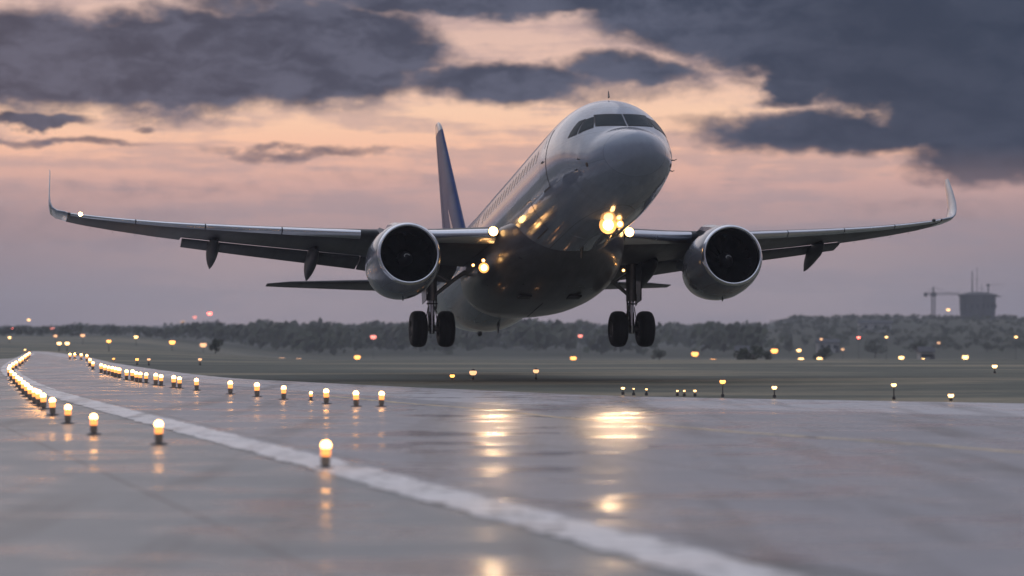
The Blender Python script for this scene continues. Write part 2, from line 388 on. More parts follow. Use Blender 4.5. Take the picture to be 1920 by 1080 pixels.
# runway surface: from the far line across to the painted near-side stripe and the apron beside it
near_ext = [ground(57,663), ground(30,678), ground(17,694), ground(45,716), ground(120,744), ground(310,795), ground(610,872), ground(900,950), Vector((2.5, 22, 0)), Vector((12, 6, 0)), Vector((30, -20, 0)), Vector((60, -40, 0)), Vector((90, -40, 0)), Vector((110, 0, 0))]
o = sheet('runway', mid_edge+MX, near_ext, .012, M['runway']); tag(o, kind='structure')
o = sheet('far_shoulder', far_edge+FX, mid_edge+MX, .008, M['apron']); tag(o, kind='structure')
left_out = [ground(53,660), ground(20,672), Vector((-36, 150, 0)), Vector((-30, 100, 0)), Vector((-27, 60, 0)), Vector((-24, 35, 0)), Vector((-22, 10, 0)), Vector((-20, -20, 0)), Vector((-10, -60, 0)), Vector((20, -70, 0)), Vector((60, -60, 0))]
o = sheet('near_shoulder', left_out, near_ext[:12]+[], .006, M['shoulder']); tag(o, kind='structure')

def worn(name, col, rough, wear_col, amount):
    m = wet(name, col, rough-.08, rough+.1, .42); nt = m.node_tree; N = nt.nodes; L = nt.links; b = N['Principled BSDF']
    src = b.inputs['Base Color'].links[0].from_socket
    tc = [n for n in N if n.type == 'TEX_COORD'][0]
    n = N.new('ShaderNodeTexNoise'); n.inputs['Scale'].default_value = 1.7; n.inputs['Detail'].default_value = 9; n.inputs['Roughness'].default_value = .7
    L.new(tc.outputs['Object'], n.inputs['Vector'])
    r = N.new('ShaderNodeMapRange'); r.inputs[1].default_value = amount; r.inputs[2].default_value = amount+.06; L.new(n.outputs['Fac'], r.inputs[0])
    c = N.new('ShaderNodeMix'); c.data_type = 'RGBA'; L.new(r.outputs[0], c.inputs[0]); L.new(src, c.inputs[6]); c.inputs[7].default_value = (*wear_col, 1)
    L.new(c.outputs[2], b.inputs['Base Color']); return m
M['stripe'] = worn('worn_white_paint', (.78, .75, .73), .42, (.12, .12, .12), .545)
M['yellow'] = worn('worn_yellow_paint', (.75, .58, .32), .40, (.07, .07, .07), .55)
def ribbon(name, pts, width, z, m, w1=None):
    a = resample(pts, .3); rows = []
    for i, p in enumerate(a):
        d = (a[min(i+1, len(a)-1)]-a[max(i-1, 0)]).normalized(); nn = Vector((-d.y, d.x, 0))
        wd = lerp(width, w1 if w1 else width, i/(len(a)-1))
        jl = .07*noise.noise(Vector((p.x*3, p.y*1.5, 0)))+.05*noise.noise(Vector((p.x*9, p.y*9, 0))); jr = .07*noise.noise(Vector((p.x*3, p.y*1.5, 5)))+.05*noise.noise(Vector((p.x*9, p.y*9, 5)))
        rows.append([tuple((p+nn*(wd/2+jl)).xy)+(z,), tuple((p-nn*(wd/2+jr)).xy)+(z,)])
    mb = MB(); mb.grid(rows); return mb.build(name, m, smooth=False)
tag(ribbon('edge_line', stripe, .78, .017, M['stripe']), kind='structure')
yl = [ground(u, v) for u, v in [(600,742),(760,757),(900,768),(1060,785),(1240,799),(1390,812),(1640,829),(1920,850),(2300,880)]]
tag(ribbon('centre_line', yl, .20, .0165, M['yellow']), kind='structure')

# ------------------------------------------------------------------ aircraft
FW = Vector((4.45, -23.2, 3.9)).normalized()
PT = Vector((0, 0, 1)).cross(FW).normalized(); UP = FW.cross(PT)
AF = -FW; ST = -PT                       # mesh axes: x aft, y starboard, z up
ORG = Vector((3.19, 96.4, 5.57+CAMH))-4*AF
BASE = (17.7, 0, -3.98)                  # the Empty stands level with the foot of the main wheels
rot = Matrix((AF, ST, UP)).transposed()
plane = empty('passenger_jet')
plane.matrix_world = Matrix.Translation(ORG+rot@Vector(BASE)) @ rot.to_4x4()
tag(plane, 'white twin-engine airliner with dark blue tail fin and lit landing lights above the runway', 'airplane')
OFF = Vector(BASE)
_b = MB.build
def part(mb, name, m, parent=plane, smooth=True, ang=35):
    mb.v = [tuple(Vector(p)-OFF) for p in mb.v]
    return mb.build(name, m, parent, smooth, ang)

TS = [(0,.02,-.42,-.46),(.02,.16,-.29,-.60),(.08,.34,-.16,-.78),(.18,.52,-.06,-.94),(.3,.66,.02,-1.06),(.5,.85,.115,-1.21),(.7,1.0,.19,-1.32),(.95,1.15,.28,-1.43),(1.2,1.27,.36,-1.53),(1.42,1.355,.435,-1.59),(1.65,1.43,.60,-1.66),(1.95,1.52,.84,-1.73),(2.15,1.56,1.0,-1.77),(2.6,1.66,1.33,-1.845),(2.9,1.71,1.51,-1.88),(3.4,1.8,1.75,-1.94),(4.2,1.89,1.96,-2.0),(5.2,1.95,2.05,-2.05),(6.2,1.975,2.07,-2.07),(10,1.975,2.07,-2.07),(15,1.975,2.07,-2.07),(20,1.975,2.07,-2.07),(24,1.975,2.07,-2.07),(26,1.97,2.07,-2.0),(28,1.9,2.07,-1.75),(30,1.73,2.06,-1.35),(32,1.45,2.03,-.85),(34,1.08,1.95,-.25),(36,.62,1.75,.45),(37.2,.3,1.5,.85),(37.57,.12,1.32,1.02)]
def sec(x):
    i = 0
    while i < len(TS)-2 and TS[i+1][0] < x: i += 1
    p1, p2 = TS[i], TS[i+1]; p0 = TS[max(i-1, 0)]; p3 = TS[min(i+2, len(TS)-1)]
    h = p2[0]-p1[0]; t = max(0, min(1, (x-p1[0])/h)); o = []
    for k in (1, 2, 3):
        d = (p2[k]-p1[k])/h
        dl = (p1[k]-p0[k])/(p1[0]-p0[0]) if p1[0] > p0[0] else d
        dr = (p3[k]-p2[k])/(p3[0]-p2[0]) if p3[0] > p2[0] else d
        m1 = 0 if dl*d <= 0 else 2*dl*d/(dl+d); m2 = 0 if dr*d <= 0 else 2*dr*d/(dr+d)
        if x < .1: m1, m2 = d, d
        o.append(p1[k]*(2*t**3-3*t*t+1)+h*m1*(t**3-2*t*t+t)+p2[k]*(-2*t**3+3*t*t)+h*m2*(t**3-t*t))
    return o
def fus(x, th, off=0.0):
    wd, zt, zb = sec(x); c = (zt+zb)/2; hh = (zt-zb)/2
    return Vector((x, (wd+off)*math.cos(th), c+(hh+off)*math.sin(th)))
def theta_z(x, z):
    wd, zt, zb = sec(x); return math.asin(max(-1, min(1, (z-(zt+zb)/2)/((zt-zb)/2))))
def x_for(y, z):
    lo, hi = 0.0, 6.0
    for _ in range(40):
        m = (lo+hi)/2; wd, zt, zb = sec(m)
        e = (y/max(wd, .01))**2+((z-(zt+zb)/2)/max((zt-zb)/2, .01))**2
        if e < 1: hi = m
        else: lo = m
    return hi
def fus_normal(x, th):
    a = fus(x+.01, th)-fus(x-.01 if x > .02 else x, th); b2 = fus(x, th+.01)-fus(x, th-.01)
    n = b2.cross(a).normalized()
    if n.dot(Vector((0, math.cos(th), math.sin(th)))) < 0: n = -n
    return n
xs = []
for i in range(len(TS)-1):
    a, b3 = TS[i][0], TS[i+1][0]; k = max(2, min(7, int((b3-a)/.12)))
    xs += [a+(b3-a)*j/k for j in range(k)]
xs.append(37.57)
xr = [x for x in xs if x <= 1.22]; xf = [.7]+[x for x in xs if x > .7001]
xr = sorted(set([x for x in xs if x < .7]+[.7]))
mb = MB(); mb.grid([[fus(x, 2*PI*j/96) for j in range(96)] for x in xf], True, False, True)
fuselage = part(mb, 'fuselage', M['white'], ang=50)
mb = MB(); mb.grid([[fus(x, 2*PI*j/96) for j in range(96)] for x in xr], True, True, False)
radome = part(mb, 'radome', M['radome'], ang=60)
mb = MB()
for e in (.7,):
    mb.tube([fus(e, 2*PI*j/96, -.003) for j in range(97)], .005, 6, False)
part(mb, 'radome_seam', M['seam'], radome)

def frontpatch(name, q, off, m, parent, nu=10, nv=6):
    """glass pane laid on the nose: corner list in (y, z) seen from ahead"""
    rows = []
    for j in range(nv+1):
        r = []
        for i in range(nu+1):
            s, t = i/nu, j/nv
            y = lerp(lerp(q[0][0], q[1][0], s), lerp(q[3][0], q[2][0], s), t)
            z = lerp(lerp(q[0][1], q[1][1], s), lerp(q[3][1], q[2][1], s), t)
            x = x_for(y, z); th = math.atan2((z-(sec(x)[1]+sec(x)[2])/2)/((sec(x)[1]-sec(x)[2])/2), y/sec(x)[0])
            r.append(fus(x, th)+fus_normal(x, th)*off)
        rows.append(r)
    mb = MB(); mb.grid(rows); return part(mb, name, m, parent, ang=80)
def sidepatch(name, q, off, m, parent, sgn, nu=8, nv=6, rnd=None):
    rows = []
    for j in range(nv+1):
        r = []
        for i in range(nu+1):
            s, t = i/nu, j/nv
            x = lerp(lerp(q[0][0], q[1][0], s), lerp(q[3][0], q[2][0], s), t)
            z = lerp(lerp(q[0][1], q[1][1], s), lerp(q[3][1], q[2][1], s), t)
            th = theta_z(x, z)
            if sgn < 0: th = PI-th
            r.append(fus(x, th)+fus_normal(x, th)*off)
        rows.append(r)
    mb = MB(); mb.grid(rows); return part(mb, name, m, parent, ang=80)
for s in (1, -1):
    frontpatch('window_frame', [(.018*s, .455), (.945*s, .545), (.845*s, 1.075), (.012*s, 1.03)], .006, M['seam'], fuselage)
    frontpatch('cockpit_window', [(.045*s, .485), (.915*s, .575), (.82*s, 1.045), (.035*s, 1.0)], .012, M['glass'], fuselage)
    sidepatch('window_frame', [(1.93, .505), (2.385, .395), (2.60, .93), (2.40, 1.01)], .006, M['seam'], fuselage, s)
    sidepatch('cockpit_window', [(1.965, .535), (2.35, .425), (2.565, .905), (2.42, .975)], .012, M['glass'], fuselage, s)
    sidepatch('window_frame', [(2.43, .39), (2.965, .39), (2.85, .93), (2.62, .965)], .006, M['seam'], fuselage, s)
    sidepatch('cockpit_window', [(2.46, .42), (2.93, .42), (2.82, .90), (2.64, .935)], .012, M['glass'], fuselage, s)
# cabin windows
def window(x, s, parent):
    mb = MB(); pts = []; pts2 = []
    for k, (lst, rx, rz) in enumerate(((pts, .125, .18), (pts2, .165, .225))):
        for j in range(16):
            t = 2*PI*j/16; c, sn = math.cos(t), math.sin(t)
            c = abs(c)**.75*(1 if c > 0 else -1); sn = abs(sn)**.75*(1 if sn > 0 else -1)
            xx = x+rx*c; z = .60+rz*sn; th = theta_z(xx, z); th = th if s > 0 else PI-th
            lst.append(fus(xx, th, .006 if k == 0 else .003))
    mb.face(pts, 0); mb.face(pts2, 1)
    return part(mb, 'cabin_window', [M['wglass'], M['frame']], parent, smooth=False)
M['frame'] = mat('window_surround', (.66, .64, .64), .35, coat=.3)
for s in (1, -1):
    for i in range(41):
        x = 6.65+i*.56
        if abs(x-17.3) < .2: continue
        window(x, s, fuselage)
    # front passenger door and over-door panel
    for (x0, x1) in ((5.02, 5.84), (29.6, 30.35)):
        z0, z1 = (-.72, 1.12) if x0 < 10 else (-.55, 1.15)
        sidepatch('door_seam', [(x0-.04, z0-.04), (x1+.04, z0-.04), (x1+.04, z1+.04), (x0-.04, z1+.04)], .004, M['seam'], fuselage, s, 6, 14)
        d = sidepatch('cabin_door', [(x0, z0), (x1, z0), (x1, z1), (x0, z1)], .011, M['white'], fuselage, s, 6, 14)
        th = theta_z((x0+x1)/2, .15); th = th if s > 0 else PI-th
        p = fus((x0+x1)/2, th, .03); mb = MB(); mb.tube([p-Vector((.13, 0, 0)), p+Vector((.13, 0, 0))], .02, 8)
        part(mb, 'door_handle', M['steel'], fuselage)
        sidepatch('door_window', [((x0+x1)/2-.07, .62), ((x0+x1)/2+.07, .62), ((x0+x1)/2+.07, .86), ((x0+x1)/2-.07, .86)], .016, M['wglass'], fuselage, s, 2, 2)
    sidepatch('cargo_door_seam', [(7.9, -1.55), (9.75, -1.55), (9.75, -.55), (7.9, -.55)], .004, M['seam'], fuselage, s, 8, 8) if s > 0 else None
    if s > 0: sidepatch('cargo_door', [(7.93, -1.52), (9.72, -1.52), (9.72, -.58), (7.93, -.58)], .010, M['white'], fuselage, s, 8, 8)
    # pitot probes, static plates, small vents
    for (x, z, l) in ((1.9, -.52, .16), (2.25, -.78, .16)):
        th = theta_z(x, z); th = th if s > 0 else PI-th; p = fus(x, th); n3 = fus_normal(x, th)
        mb = MB(); mb.tube([p-n3*.01, p+n3*.08, p+n3*.1+Vector((-l, 0, 0))], [.022, .016, .009], 8)
        part(mb, 'pitot_probe', M['lampcase'], fuselage)
    th = theta_z(1.50, -.78); th = th if s > 0 else PI-th; p = fus(1.50, th); n3 = fus_normal(1.5, th)
    mb = MB(); mb.lathe([(-.01, .075), (.012, .07), (.02, .03)], p, n3, 14, False, True); part(mb, 'static_port', M['hot'], fuselage)
for (x, h, c) in ((3.9, .16, .12), (8.5, .30, .28), (13.8, .26, .25)):
    mb = MB(); mb.grid([[(x, -.02, 2.0), (x+c, -.02, 2.0), (x+c, .02, 2.0), (x, .02, 2.0)], [(x+c*.5, -.01, 2.06+h), (x+c*.9, -.01, 2.06+h), (x+c*.9, .01, 2.06+h), (x+c*.5, .01, 2.06+h)]], True, False, True); part(mb, 'antenna', M['lampcase'], fuselage)
for (x, z) in ((8.6, -2.05), (24.2, -2.05)):
    mb = MB(); mb.grid([[(x, -.03, z), (x+.4, -.03, z), (x+.4, .03, z), (x, .03, z)], [(x+.2, -.012, z-.32), (x+.4, -.012, z-.32), (x+.4, .012, z-.32), (x+.2, .012, z-.32)]], True, False, True); part(mb, 'antenna', M['lampcase'], fuselage)
mb = MB(); mb.lathe([(0, .10), (.08, .10), (.15, .06), (.17, .01)], (28.4, 0, -1.68), (0, 0, -1), 16, False, True); part(mb, 'tail_bumper', M['lampcase'], fuselage)

# belly fairing
BF = [(8.9,.25,-2.0,3),(9.2,.62,-2.09,3),(10,1.25,-2.17,2.6),(11,1.84,-2.33,2.6),(12,2.24,-2.50,2.7),(13.5,2.52,-2.64,2.9),(15,2.62,-2.72,3.1),(17,2.58,-2.72,3.1),(19,2.4,-2.62,2.9),(20.5,2.1,-2.44,2.6),(22,1.5,-2.2,2.4),(23,.7,-2.04,2.2)]
rows = []
for (x, hw, zb, e) in BF:
    r = []; cz = -.95; hh = -zb+cz
    for j in range(64):
        t = 2*PI*j/64; c, s = math.cos(t), math.sin(t)
        y = hw*abs(c)**(2/e)*(1 if c > 0 else -1)
        z = cz+(hh if s < 0 else .55)*abs(s)**(2/e)*(1 if s > 0 else -1)
        r.append((x, y, z))
    rows.append(r)
rr = []
for i in range(len(rows)-1):
    n0, n1, n2, n3 = rows[max(i-1, 0)], rows[i], rows[i+1], rows[min(i+2, len(rows)-1)]
    for k in range(5):
        t = k/5; rr.append([Vector(b_).lerp(Vector(c_), t)+ (Vector(b_)*2-Vector(a_)-Vector(c_))*0 for a_, b_, c_, d_ in zip(n0, n1, n2, n3)])
rr.append([Vector(p) for p in rows[-1]])
for _ in range(2):
    r2 = [rr[0]]+[[(rr[i-1][j]+rr[i][j]*2+rr[i+1][j])/4 for j in range(64)] for i in range(1, len(rr)-1)]+[rr[-1]]; rr = r2
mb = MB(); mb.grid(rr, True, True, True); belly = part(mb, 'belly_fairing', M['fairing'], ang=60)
for (x, y, z) in ((14.2, .9, -2.70), (14.2, -.9, -2.70)):
    mb = MB(); mb.box((x, y-.22, z-.035), (x+.55, y+.22, z+.03)); part(mb, 'air_intake', M['dark'], belly)
mb = MB()
for y in (.0,):
    mb.box((15.6, y-.01, -2.735), (18.6, y+.01, -2.715))
part(mb, 'gear_door_seam', M['seam'], belly)

# wings
LEP = [(1.0, 11.45, -.93), (2.0, 12.0, -.88), (4.2, 13.17, -.69), (6.6, 14.44, -.41), (8.5, 15.45, -.14), (10.5, 16.5, .15), (12.6, 17.62, .48), (12.62, 17.63, .483), (13.6, 18.15, .65), (15.0, 18.9, .92), (16.1, 19.5, 1.16), (16.7, 19.86, 1.32)]
def wing_at(y):
    for i in range(len(LEP)-1):
        if y <= LEP[i+1][0] or i == len(LEP)-2:
            a, b3 = LEP[i], LEP[i+1]; t = (y-a[0])/(b3[0]-a[0]); return lerp(a[1], b3[1], t), lerp(a[2], b3[2], t)
def chord(y):
    te = 19.05+.012*y if y < 6.4 else 19.13+(y-6.4)*.232
    return te-wing_at(y)[0]
def thick(y): return lerp(.125, .10, min(1, max(0, (y-2)/6))) if y < 8 else lerp(.10, .09, (y-8)/9)
def af(t, th, camber=.012):
    yt = 5*th*(.2969*math.sqrt(t)-.126*t-.3516*t*t+.2843*t**3-.1015*t**4)
    c = camber*4*t*(1-t); return c+yt, c-yt
TT = [0, .004, .015, .035, .06, .10, .15, .22, .30, .40, .50, .60, .70, .78, .86, .93, 1.0]
def section(le, ch, th, t1, s, rotv=0.0, tilt=0.0):
    """le=(x,y,z). closed loop of the airfoil up to chord fraction t1; tilt rolls the section for the winglet"""
    T_ = [t for t in TT if t < t1]+[t1]
    up = []; dn = []
    for t in T_:
        a, b3 = af(t, th); up.append((t*ch, a*ch)); dn.append((t*ch, b3*ch))
    loop = up[::-1]+dn[1:]
    out = []
    for (px_, pz) in loop:
        x = px_*math.cos(rotv)+pz*math.sin(rotv); z = -px_*math.sin(rotv)+pz*math.cos(rotv)
        out.append((le[0]+x, s*(le[1]-z*math.sin(tilt)), le[2]+z*math.cos(tilt)))
    return out
INC = R(1.2)
def fixedloop(y, s, t1, n=None):
    x, z = wing_at(y); return section((x, y, z), chord(y), thick(y), t1, s, lerp(INC, R(-.5), y/17))
def resloop(loop, n=33):
    return loop
wl = [((19.90,16.80,1.37),1.55,.10,0.10),((20.12,17.10,1.47),1.45,.10,.35),((20.35,17.30,1.64),1.36,.10,.75),((20.55,17.42,1.88),1.18,.09,1.1),((20.8,17.50,2.2),1.0,.08,1.35),((21.3,17.58,2.75),.80,.08,1.43),((21.9,17.66,3.3),.56,.08,1.43),((22.05,17.68,3.42),.45,.08,1.43)]
for s in (1, -1):
    mb = MB(); ys = [1.0, 2.0, 3.2, 4.2, 5.4, 6.4, 7.5, 8.5, 9.5, 10.5, 11.6, 12.6]
    mb.grid([fixedloop(y, s, .76) for y in ys], True, True, True)
    ys2 = [12.602, 13.1, 13.6, 14.3, 15.0, 15.6, 16.1, 16.7]
    mb.grid([fixedloop(y, s, 1.0) for y in ys2], True, True, True)
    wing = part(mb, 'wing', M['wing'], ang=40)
    # winglet
    mb = MB(); rows = [section(*[wl[0][0], wl[0][1], wl[0][2], 1.0, s], rotv=R(-.5), tilt=wl[0][3])]
    sh = (lambda z: -.42*min(1, max(0, (z-1.4)/2))) if s > 0 else (lambda z: .12)
    rows = [fixedloop(16.7, s, 1.0)]+[section((le[0], le[1]+sh(le[2]), le[2]), c, th, 1.0, s, 0, ti) for le, c, th, ti in wl]
    mb.grid(rows, True, True, True); winglet = part(mb, 'winglet', M['winglet'] if 'winglet' in M else M['white'], wing, ang=40)
    tipm = MB(); r2 = [section((le[0]+.0, le[1], le[2]), c*1.02, th*1.15, 1.0, s, 0, ti) for le, c, th, ti in wl[-2:]]
    r2 = [[(p[0], p[1], p[2]+.004) for p in r] for r in r2]
    # slats: outer skin of the nose of the wing, drooped a little and standing just ahead of it
    segs = ((2.3, 5.1), (6.7, 9.3), (9.34, 11.9), (11.94, 14.3), (14.34, 16.6))
    for (a, b3) in segs:
        mb = MB(); rows = []
        for k in range(7):
            y = lerp(a, b3, k/6); x, z = wing_at(y); ch = chord(y); th = thick(y)*1.06; rv = lerp(INC, R(-.5), y/17)
            T_ = [.14, .10, .06, .035, .015, .004, 0]
            up = [(t*ch, af(t, th)[0]*ch+.004) for t in T_]; dn = [(t*ch, af(t, th)[1]*ch-.004) for t in T_[::-1][1:-2]]
            inn = [(t*ch+.012, 0.0) for t in (.06, .10)]
            loop = up+dn+inn; r = []
            dr = R(4)
            for (p, q) in loop:
                p -= .035; q -= .015
                xx = p*math.cos(rv+dr)+q*math.sin(rv+dr); zz = -p*math.sin(rv+dr)+q*math.cos(rv+dr)
                r.append((x+xx, s*y, z+zz))
            rows.append(r)
        mb.grid(rows, True, True, True); part(mb, 'slat', M['slat'], wing, ang=40)
    # flaps, deflected, with the slot the sky shows through
    for (a, b3) in ((2.75, 6.22), (6.26, 12.55)):
        mb = MB(); rows = []
        for k in range(9):
            y = lerp(a, b3, k/8); x, z = wing_at(y); ch = chord(y); rv = lerp(INC, R(-.5), y/17)
            fx = x+.775*ch; fz = z-.775*ch*math.sin(rv)-.050-.008*ch
            rows.append(section((fx, y, fz), .27*ch+.12, .11, 1.0, s, R(9)))
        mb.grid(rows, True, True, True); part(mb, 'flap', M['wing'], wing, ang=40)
    # flap track fairings
    for (y, ln, dp) in ((4.35, 3.9, .74), (7.95, 3.3, .70), (11.45, 2.7, .64)):
        x, z = wing_at(y); ch = chord(y); rv = lerp(INC, R(-.5), y/17)
        x0 = x+.46*ch; z0 = z-.5*ch*math.sin(rv)-thick(y)*ch*.40
        mb = MB(); rows = []
        for k in range(15):
            t = k/14; wd = .22*math.sin(PI*min(1, t*1.02+.02))**.6 if t < .98 else .01
            hh = dp*.5*(math.sin(PI*t**.8))**.7+.01
            cx = x0+ln*t; cz = z0-.10-.20*t-.72*max(0, t-.42)**1.5*1.1
            rows.append([(cx, s*y+wd*math.cos(q), cz+hh*math.sin(q)) for q in [2*PI*j/16 for j in range(16)]])
        mb.grid(rows, True, True, True); part(mb, 'flap_track_fairing', M['fairing2'] if 'fairing2' in M else M['wing'], wing, ang=50)
    # static wicks and fuel mast
    for y in (13.4, 14.2, 15.0, 15.8):
        mb = MB(); x, z = wing_at(y); mb.tube([(x+chord(y)-.02, s*y, z-.02), (x+chord(y)+.16, s*y, z-.05)], .006, 5); part(mb, 'static_wick', M['seam'], wing)
    # tip navigation lamp
    x, z = wing_at(16.25); mb = MB(); mb.lathe([(-.10, .01), (-.07, .05), (0, .075), (.06, .07)], (x-.02, s*16.25, z+.02), (1, 0, 0), 12, True, True)
    part(mb, 'navigation_light', M['beacon'] if s > 0 else M['lampcase'], wing)
    # wing-root landing light
    mb = MB(); mb.lathe([(0, .17), (.05, .19), (.22, .16)], (11.98, s*2.42, -.83), (1, 0, 0), 20, False, True); case = part(mb, 'landing_light', M['lampcase'], wing)
    mb = MB(); mb.lathe([(-.035, .01), (-.02, .10), (.015, .165)], (11.98, s*2.42, -.83), (1, 0, 0), 20, True, False); part(mb, 'lamp_lens', M['landing'], wing)

# engines
def ER(pr): return [(a, r*.93) for a, r in pr]
for s in (1, -1):
    cy, cz, x0 = 5.66*s, -1.95, 10.3
    prof_o = [(.10, 1.155), (.2, 1.195), (.4, 1.245), (.8, 1.30), (1.3, 1.33), (1.9, 1.32), (2.5, 1.25), (3.1, 1.12), (3.55, 1.0)]
    mb = MB(); mb.lathe(ER([(p, r) for p, r in prof_o]), (x0, cy, cz), (1, 0, 0), 64)
    mb.lathe(ER([(3.55, 1.0), (3.53, .96), (2.8, .98)]), (x0, cy, cz), (1, 0, 0), 64)
    # flatten nothing, but fair a strake onto the flank
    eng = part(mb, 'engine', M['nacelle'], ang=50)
    mb = MB(); mb.lathe(ER([(.105, 1.16), (.05, 1.135), (.015, 1.11), (0, 1.08), (.012, 1.05), (.05, 1.025), (.12, 1.005), (.2, .995)]), (x0, cy, cz), (1, 0, 0), 64)
    part(mb, 'inlet_lip', M['lip'], eng, ang=60)
    mb = MB(); mb.lathe(ER([(.2, .995), (.5, .985), (.9, .99), (1.25, 1.0)]), (x0, cy, cz), (1, 0, 0), 64); mb.lathe(ER([(1.25, 1.0), (1.26, .01)]), (x0, cy, cz), (1, 0, 0), 64)
    part(mb, 'inlet_duct', M['dark'], eng, ang=50)
    mb = MB()
    for k in range(18):
        a0 = 2*PI*k/18; rows = []
        for i in range(7):
            r = lerp(.28, .985, i/6)*.93; tw = lerp(.5, 1.1, i/6); wd = .30+.06*math.sin(i)
            c = Vector((0, math.cos(a0+.10*math.sin(i*.5)), math.sin(a0+.10*math.sin(i*.5)))); tn = Vector((0, -c.z, c.y))
            d = Vector((math.cos(tw), 0, 0))+tn*math.sin(tw)
            o_ = Vector((x0+1.02, cy, cz))+c*r
            rows.append([o_-d*wd/2, o_+d*wd/2])
        mb.grid(rows)
    part(mb, 'fan', M['blade'], eng)
    mb = MB(); mb.lathe(ER([(0, .012), (.04, .07), (.14, .16), (.28, .25), (.42, .30), (.5, .30)]), (x0+.62, cy, cz), (1, 0, 0), 32, True, False); spn = part(mb, 'spinner', M['spin'], eng, ang=60)
    mb = MB(); rows = []
    for i in range(9):
        t = i/8; a0 = t*2.6; r0 = .05+.07*t; h = .04+(r0-.065)*1.18
        def sp_(a_, h_, r_): return (x0+.62+h_-.02, cy+r_*math.cos(a_), cz+r_*math.sin(a_))
        rows.append([sp_(a0, h, r0), sp_(a0+.1, h+.045*(.5+t), r0+.04*(.5+t))])
    mb.grid(rows); part(mb, 'spinner_mark', M['mark'], eng)
    mb = MB(); mb.lathe(ER([(2.6, .80), (3.4, .72), (4.2, .55), (4.75, .42), (4.72, .38), (4.4, .36)]), (x0, cy, cz), (1, 0, 0), 40)
    mb.lathe(ER([(4.2, .36), (4.9, .26), (5.4, .05), (5.42, .01)]), (x0, cy, cz), (1, 0, 0), 32)
    part(mb, 'exhaust', M['hot'], eng)
    # pylon
    mb = MB(); rows = []
    for (x, zt, zb, hw) in ((11.0, -.90, -1.0, .02), (11.6, -.72, -1.1, .12), (12.6, -.42, -1.1, .20), (13.6, -.22, -1.2, .22), (14.6, -.28, -1.5, .22), (15.6, -.6, -1.55, .20), (16.8, -.7, -1.35, .14), (18.2, -.75, -.95, .03)):
        rows.append([(x, cy-hw, zb), (x, cy-hw, zt-.08), (x, cy-hw*.5, zt), (x, cy+hw*.5, zt), (x, cy+hw, zt-.08), (x, cy+hw, zb)])
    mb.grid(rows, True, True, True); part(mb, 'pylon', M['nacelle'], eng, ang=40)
    for sg in (1, -1):
        a0 = R(55) if sg > 0 else R(125)
        mb = MB(); p0 = Vector((x0+.9, cy+1.20*math.cos(a0), cz+1.20*math.sin(a0))); n3 = Vector((0, math.cos(a0), math.sin(a0)))
        mb.grid([[p0, p0+Vector((.9, 0, 0)), p0+Vector((.9, 0, .015)), p0+Vector((0, 0, .015))], [p0+Vector((.45, 0, 0))+n3*.2, p0+Vector((.9, 0, 0))+n3*.22, p0+Vector((.9, 0, .01))+n3*.22, p0+Vector((.45, 0, .01))+n3*.2]], True, True, True)
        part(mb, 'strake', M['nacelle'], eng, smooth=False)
    mb = MB(); mb.tube([(x0+1.6, cy, cz-1.21), (x0+1.65, cy, cz-1.34)], [.04, .02], 8); part(mb, 'drain_mast', M['seam'], eng)

# tail fin
def finsec(z, xl, ch, th):
    r = []
    for t in TT[::-1]: r.append((xl+t*ch, af(t, th, 0)[0]*ch, z))
    for t in TT[1:-1]: r.append((xl+t*ch, -af(t, th, 0)[0]*ch, z))
    return r
def finX(z): return lerp(30.3, 36.25, (z-1.9)/(8.75-1.9)), lerp(36.0, 37.75, (z-1.9)/(8.75-1.9))
mb = MB(); rows = []
for z in (1.6, 1.9, 3, 4.2, 5.4, 6.6, 7.8, 8.45):
    a, b3 = finX(z); th = lerp(.105, .12, (z-1.6)/7); rows.append(finsec(z, a, (b3-a)*.70, th*.0+.15))
# forward, fixed part of the fin keeps a blunt back; rudder closes the shape
mb.grid([[p for p in finsec(z, finX(z)[0], (finX(z)[1]-finX(z)[0]), .105)] for z in (1.6, 1.9, 3, 4.2, 5.4, 6.6, 7.8, 8.45)], True, True, True)
fin_ = part(mb, 'tail_fin', M['blue'], ang=50)
mb = MB(); rows = []
for z, k in ((8.455, 1), (8.62, .97), (8.8, .86), (8.95, .62), (9.0, .3)):
    a, b3 = finX(z); c = (b3-a); rows.append(finsec(z, a+c*(1-k)*.75, c*k, .105*(.6+.4*k)))
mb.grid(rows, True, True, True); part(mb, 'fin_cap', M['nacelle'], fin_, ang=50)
mb = MB(); rows = []
for z in (2.1, 4, 6, 8.3):
    a, b3 = finX(z); c = b3-a
    for_ = a+c*.70
    hy = af(.70, .105, 0)[0]*c
    rows.append([(for_, hy+.006, z), (for_+.018, hy+.006, z), (for_+.018, -hy-.006, z), (for_, -hy-.006, z)])
mb.grid(rows, True, True, True); part(mb, 'rudder_seam', M['seam'], fin_, smooth=False)
# white sweep on the fin
mb = MB()
for sg in (1, -1):
    rows = []
    for i in range(10):
        z = lerp(2.0, 4.4, i/9); a, b3 = finX(z); c = b3-a; t0 = .10+.02*i; t1 = t0+.16*(1-i/10)+.01
        rows.append([(a+t*c, sg*(af(t, .105, 0)[0]*c+.005), z) for t in (t0, (t0+t1)/2, t1)])
    mb.grid(rows)
part(mb, 'fin_stripe', M['nacelle'], fin_)

